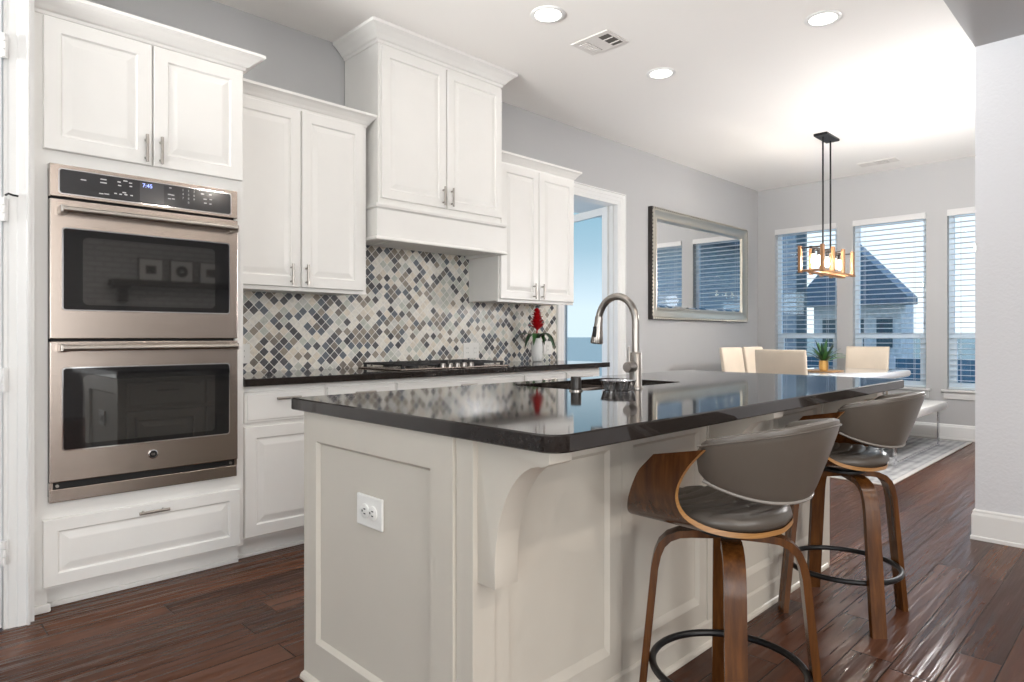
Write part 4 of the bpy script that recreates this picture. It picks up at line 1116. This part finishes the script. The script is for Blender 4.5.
# fill globe added to brighten the dining area, hidden by the white wall end
gl_ = thing('added_fill_lamp', 'added fill globe on a pole in the dining corner, hidden behind the white wall end', 'lamp', (6.02, .935, 0))
MB().lathe([(.12, 0), (.12, .015), (.02, .03), (.001, .03)], (6.02, .935, 0), 32).build('base', M['black'], gl_, 40)
MB().cyl((6.02, .935, .028), (6.02, .935, 1.68), .012, 14).build('pole', M['black'], gl_, 40)
MB().lathe([(.001, -.12)] + [(.12 * math.cos(R(a)), .12 * math.sin(R(a))) for a in range(-80, 81, 10)] + [(.001, .12)], (6.02, .935, 1.80), 32).build('fill_globe', plain('fill_glow', (.9, .9, .9), .4, emit=(1, .98, .97), estr=FILL_GLOBE), gl_, 60)

# ================================================================== OUTSIDE
struct(MB().box(8.6, 900, -500, 700, -1.4, -1.15).build('ground', M['ground']))
struct(MB().box(3.9, 8.6, 3.985, 7.5, -1.15, -.05).build('patio', plain('patio_concrete', (.50, .50, .49), .9, var=.1)))
struct(MB().box(3.9, 8.6, 4.1, 5.5, 2.75, 2.9).build('ceiling_porch', M['trim']))
bw = thing('brick_wing', 'blue-grey brick house wing seen through the window beside the mirror', 'building', (12.0, 5.6, -1.15))
MB().prism([(10.6, 4.17), (13.6, 5.45), (13.6, 6.6), (10.6, 6.6)], 'z', -1.15, 4.6).build('wall', M['brick'], bw)
MB().box(10.5, 10.6, 4.06, 4.20, -1.15, 4.6, .02).build('downspout', M['downspout'], bw)
ho = thing('neighbour_house', 'pale neighbouring house with a blue-grey gable roof beyond the fence', 'building', (33, 9.65, -1.15))
MB().box(30.5, 32.4, 7.9, 11.4, -1.15, 2.9).build('wall', M['stone'], ho)
MB().prism([(7.45, 2.75), (9.65, 5.2), (11.85, 2.75), (11.85, 2.45), (7.45, 2.45)], 'x', 29.6, 31.2).build('roof', M['roof'], ho)
for y in (8.2, 9.3, 10.4): MB().box(30.44, 30.52, y, y + .6, .6, 1.9).build('window', M['downspout'], ho)
h2 = thing('far_house', 'far house with a low blue roof seen through the window by the white wall end', 'building', (36, 2, -1.15))
MB().box(36, 38, -2.5, 5.2, -1.15, 2.4).build('wall', M['siding'], h2)
MB().prism([(-3.2, 2.3), (1.2, 2.9), (5.8, 2.3), (5.8, 2.1), (-3.2, 2.1)], 'x', 35.2, 37).build('roof', M['roof'], h2)
h3 = thing('side_house', 'blue-grey two-storey house side seen only in the wall mirror', 'building', (20, -6, -1.15))
MB().box(17, 24, -11, -2.0, -1.15, 4.2).build('wall', M['brick'], h3)
MB().prism([(-11.6, 4.1), (-6.5, 7.0), (-1.4, 4.1), (-1.4, 3.85), (-11.6, 3.85)], 'x', 16.4, 24.6).build('roof', M['roof'], h3)
for y in (-4.6, -7.5): MB().box(16.94, 17.02, y, y + 1.0, .2, 1.9).build('window', M['teal'], h3)
fe = thing('wood_fence', 'sky-tinted blue-grey board fence across the yard outside the windows', 'fence', (14, 5, -1.15))
f = MB(); y = -4.0
while y < 10.4:
    f.box(14.0, 14.02, y, y + .138, -1.15, .70); y += .145
f.box(13.95, 14.0, -4, 10.4, .30, .39); f.box(13.95, 14.0, -4, 10.4, -.75, -.66)
f.build('boards', M['fence'], fe)
for y in (-3.5, -1.1, 1.3, 3.7, 6.1, 8.5): MB().box(13.86, 13.95, y, y + .09, -1.15, .74).build('post', M['teal'], fe)
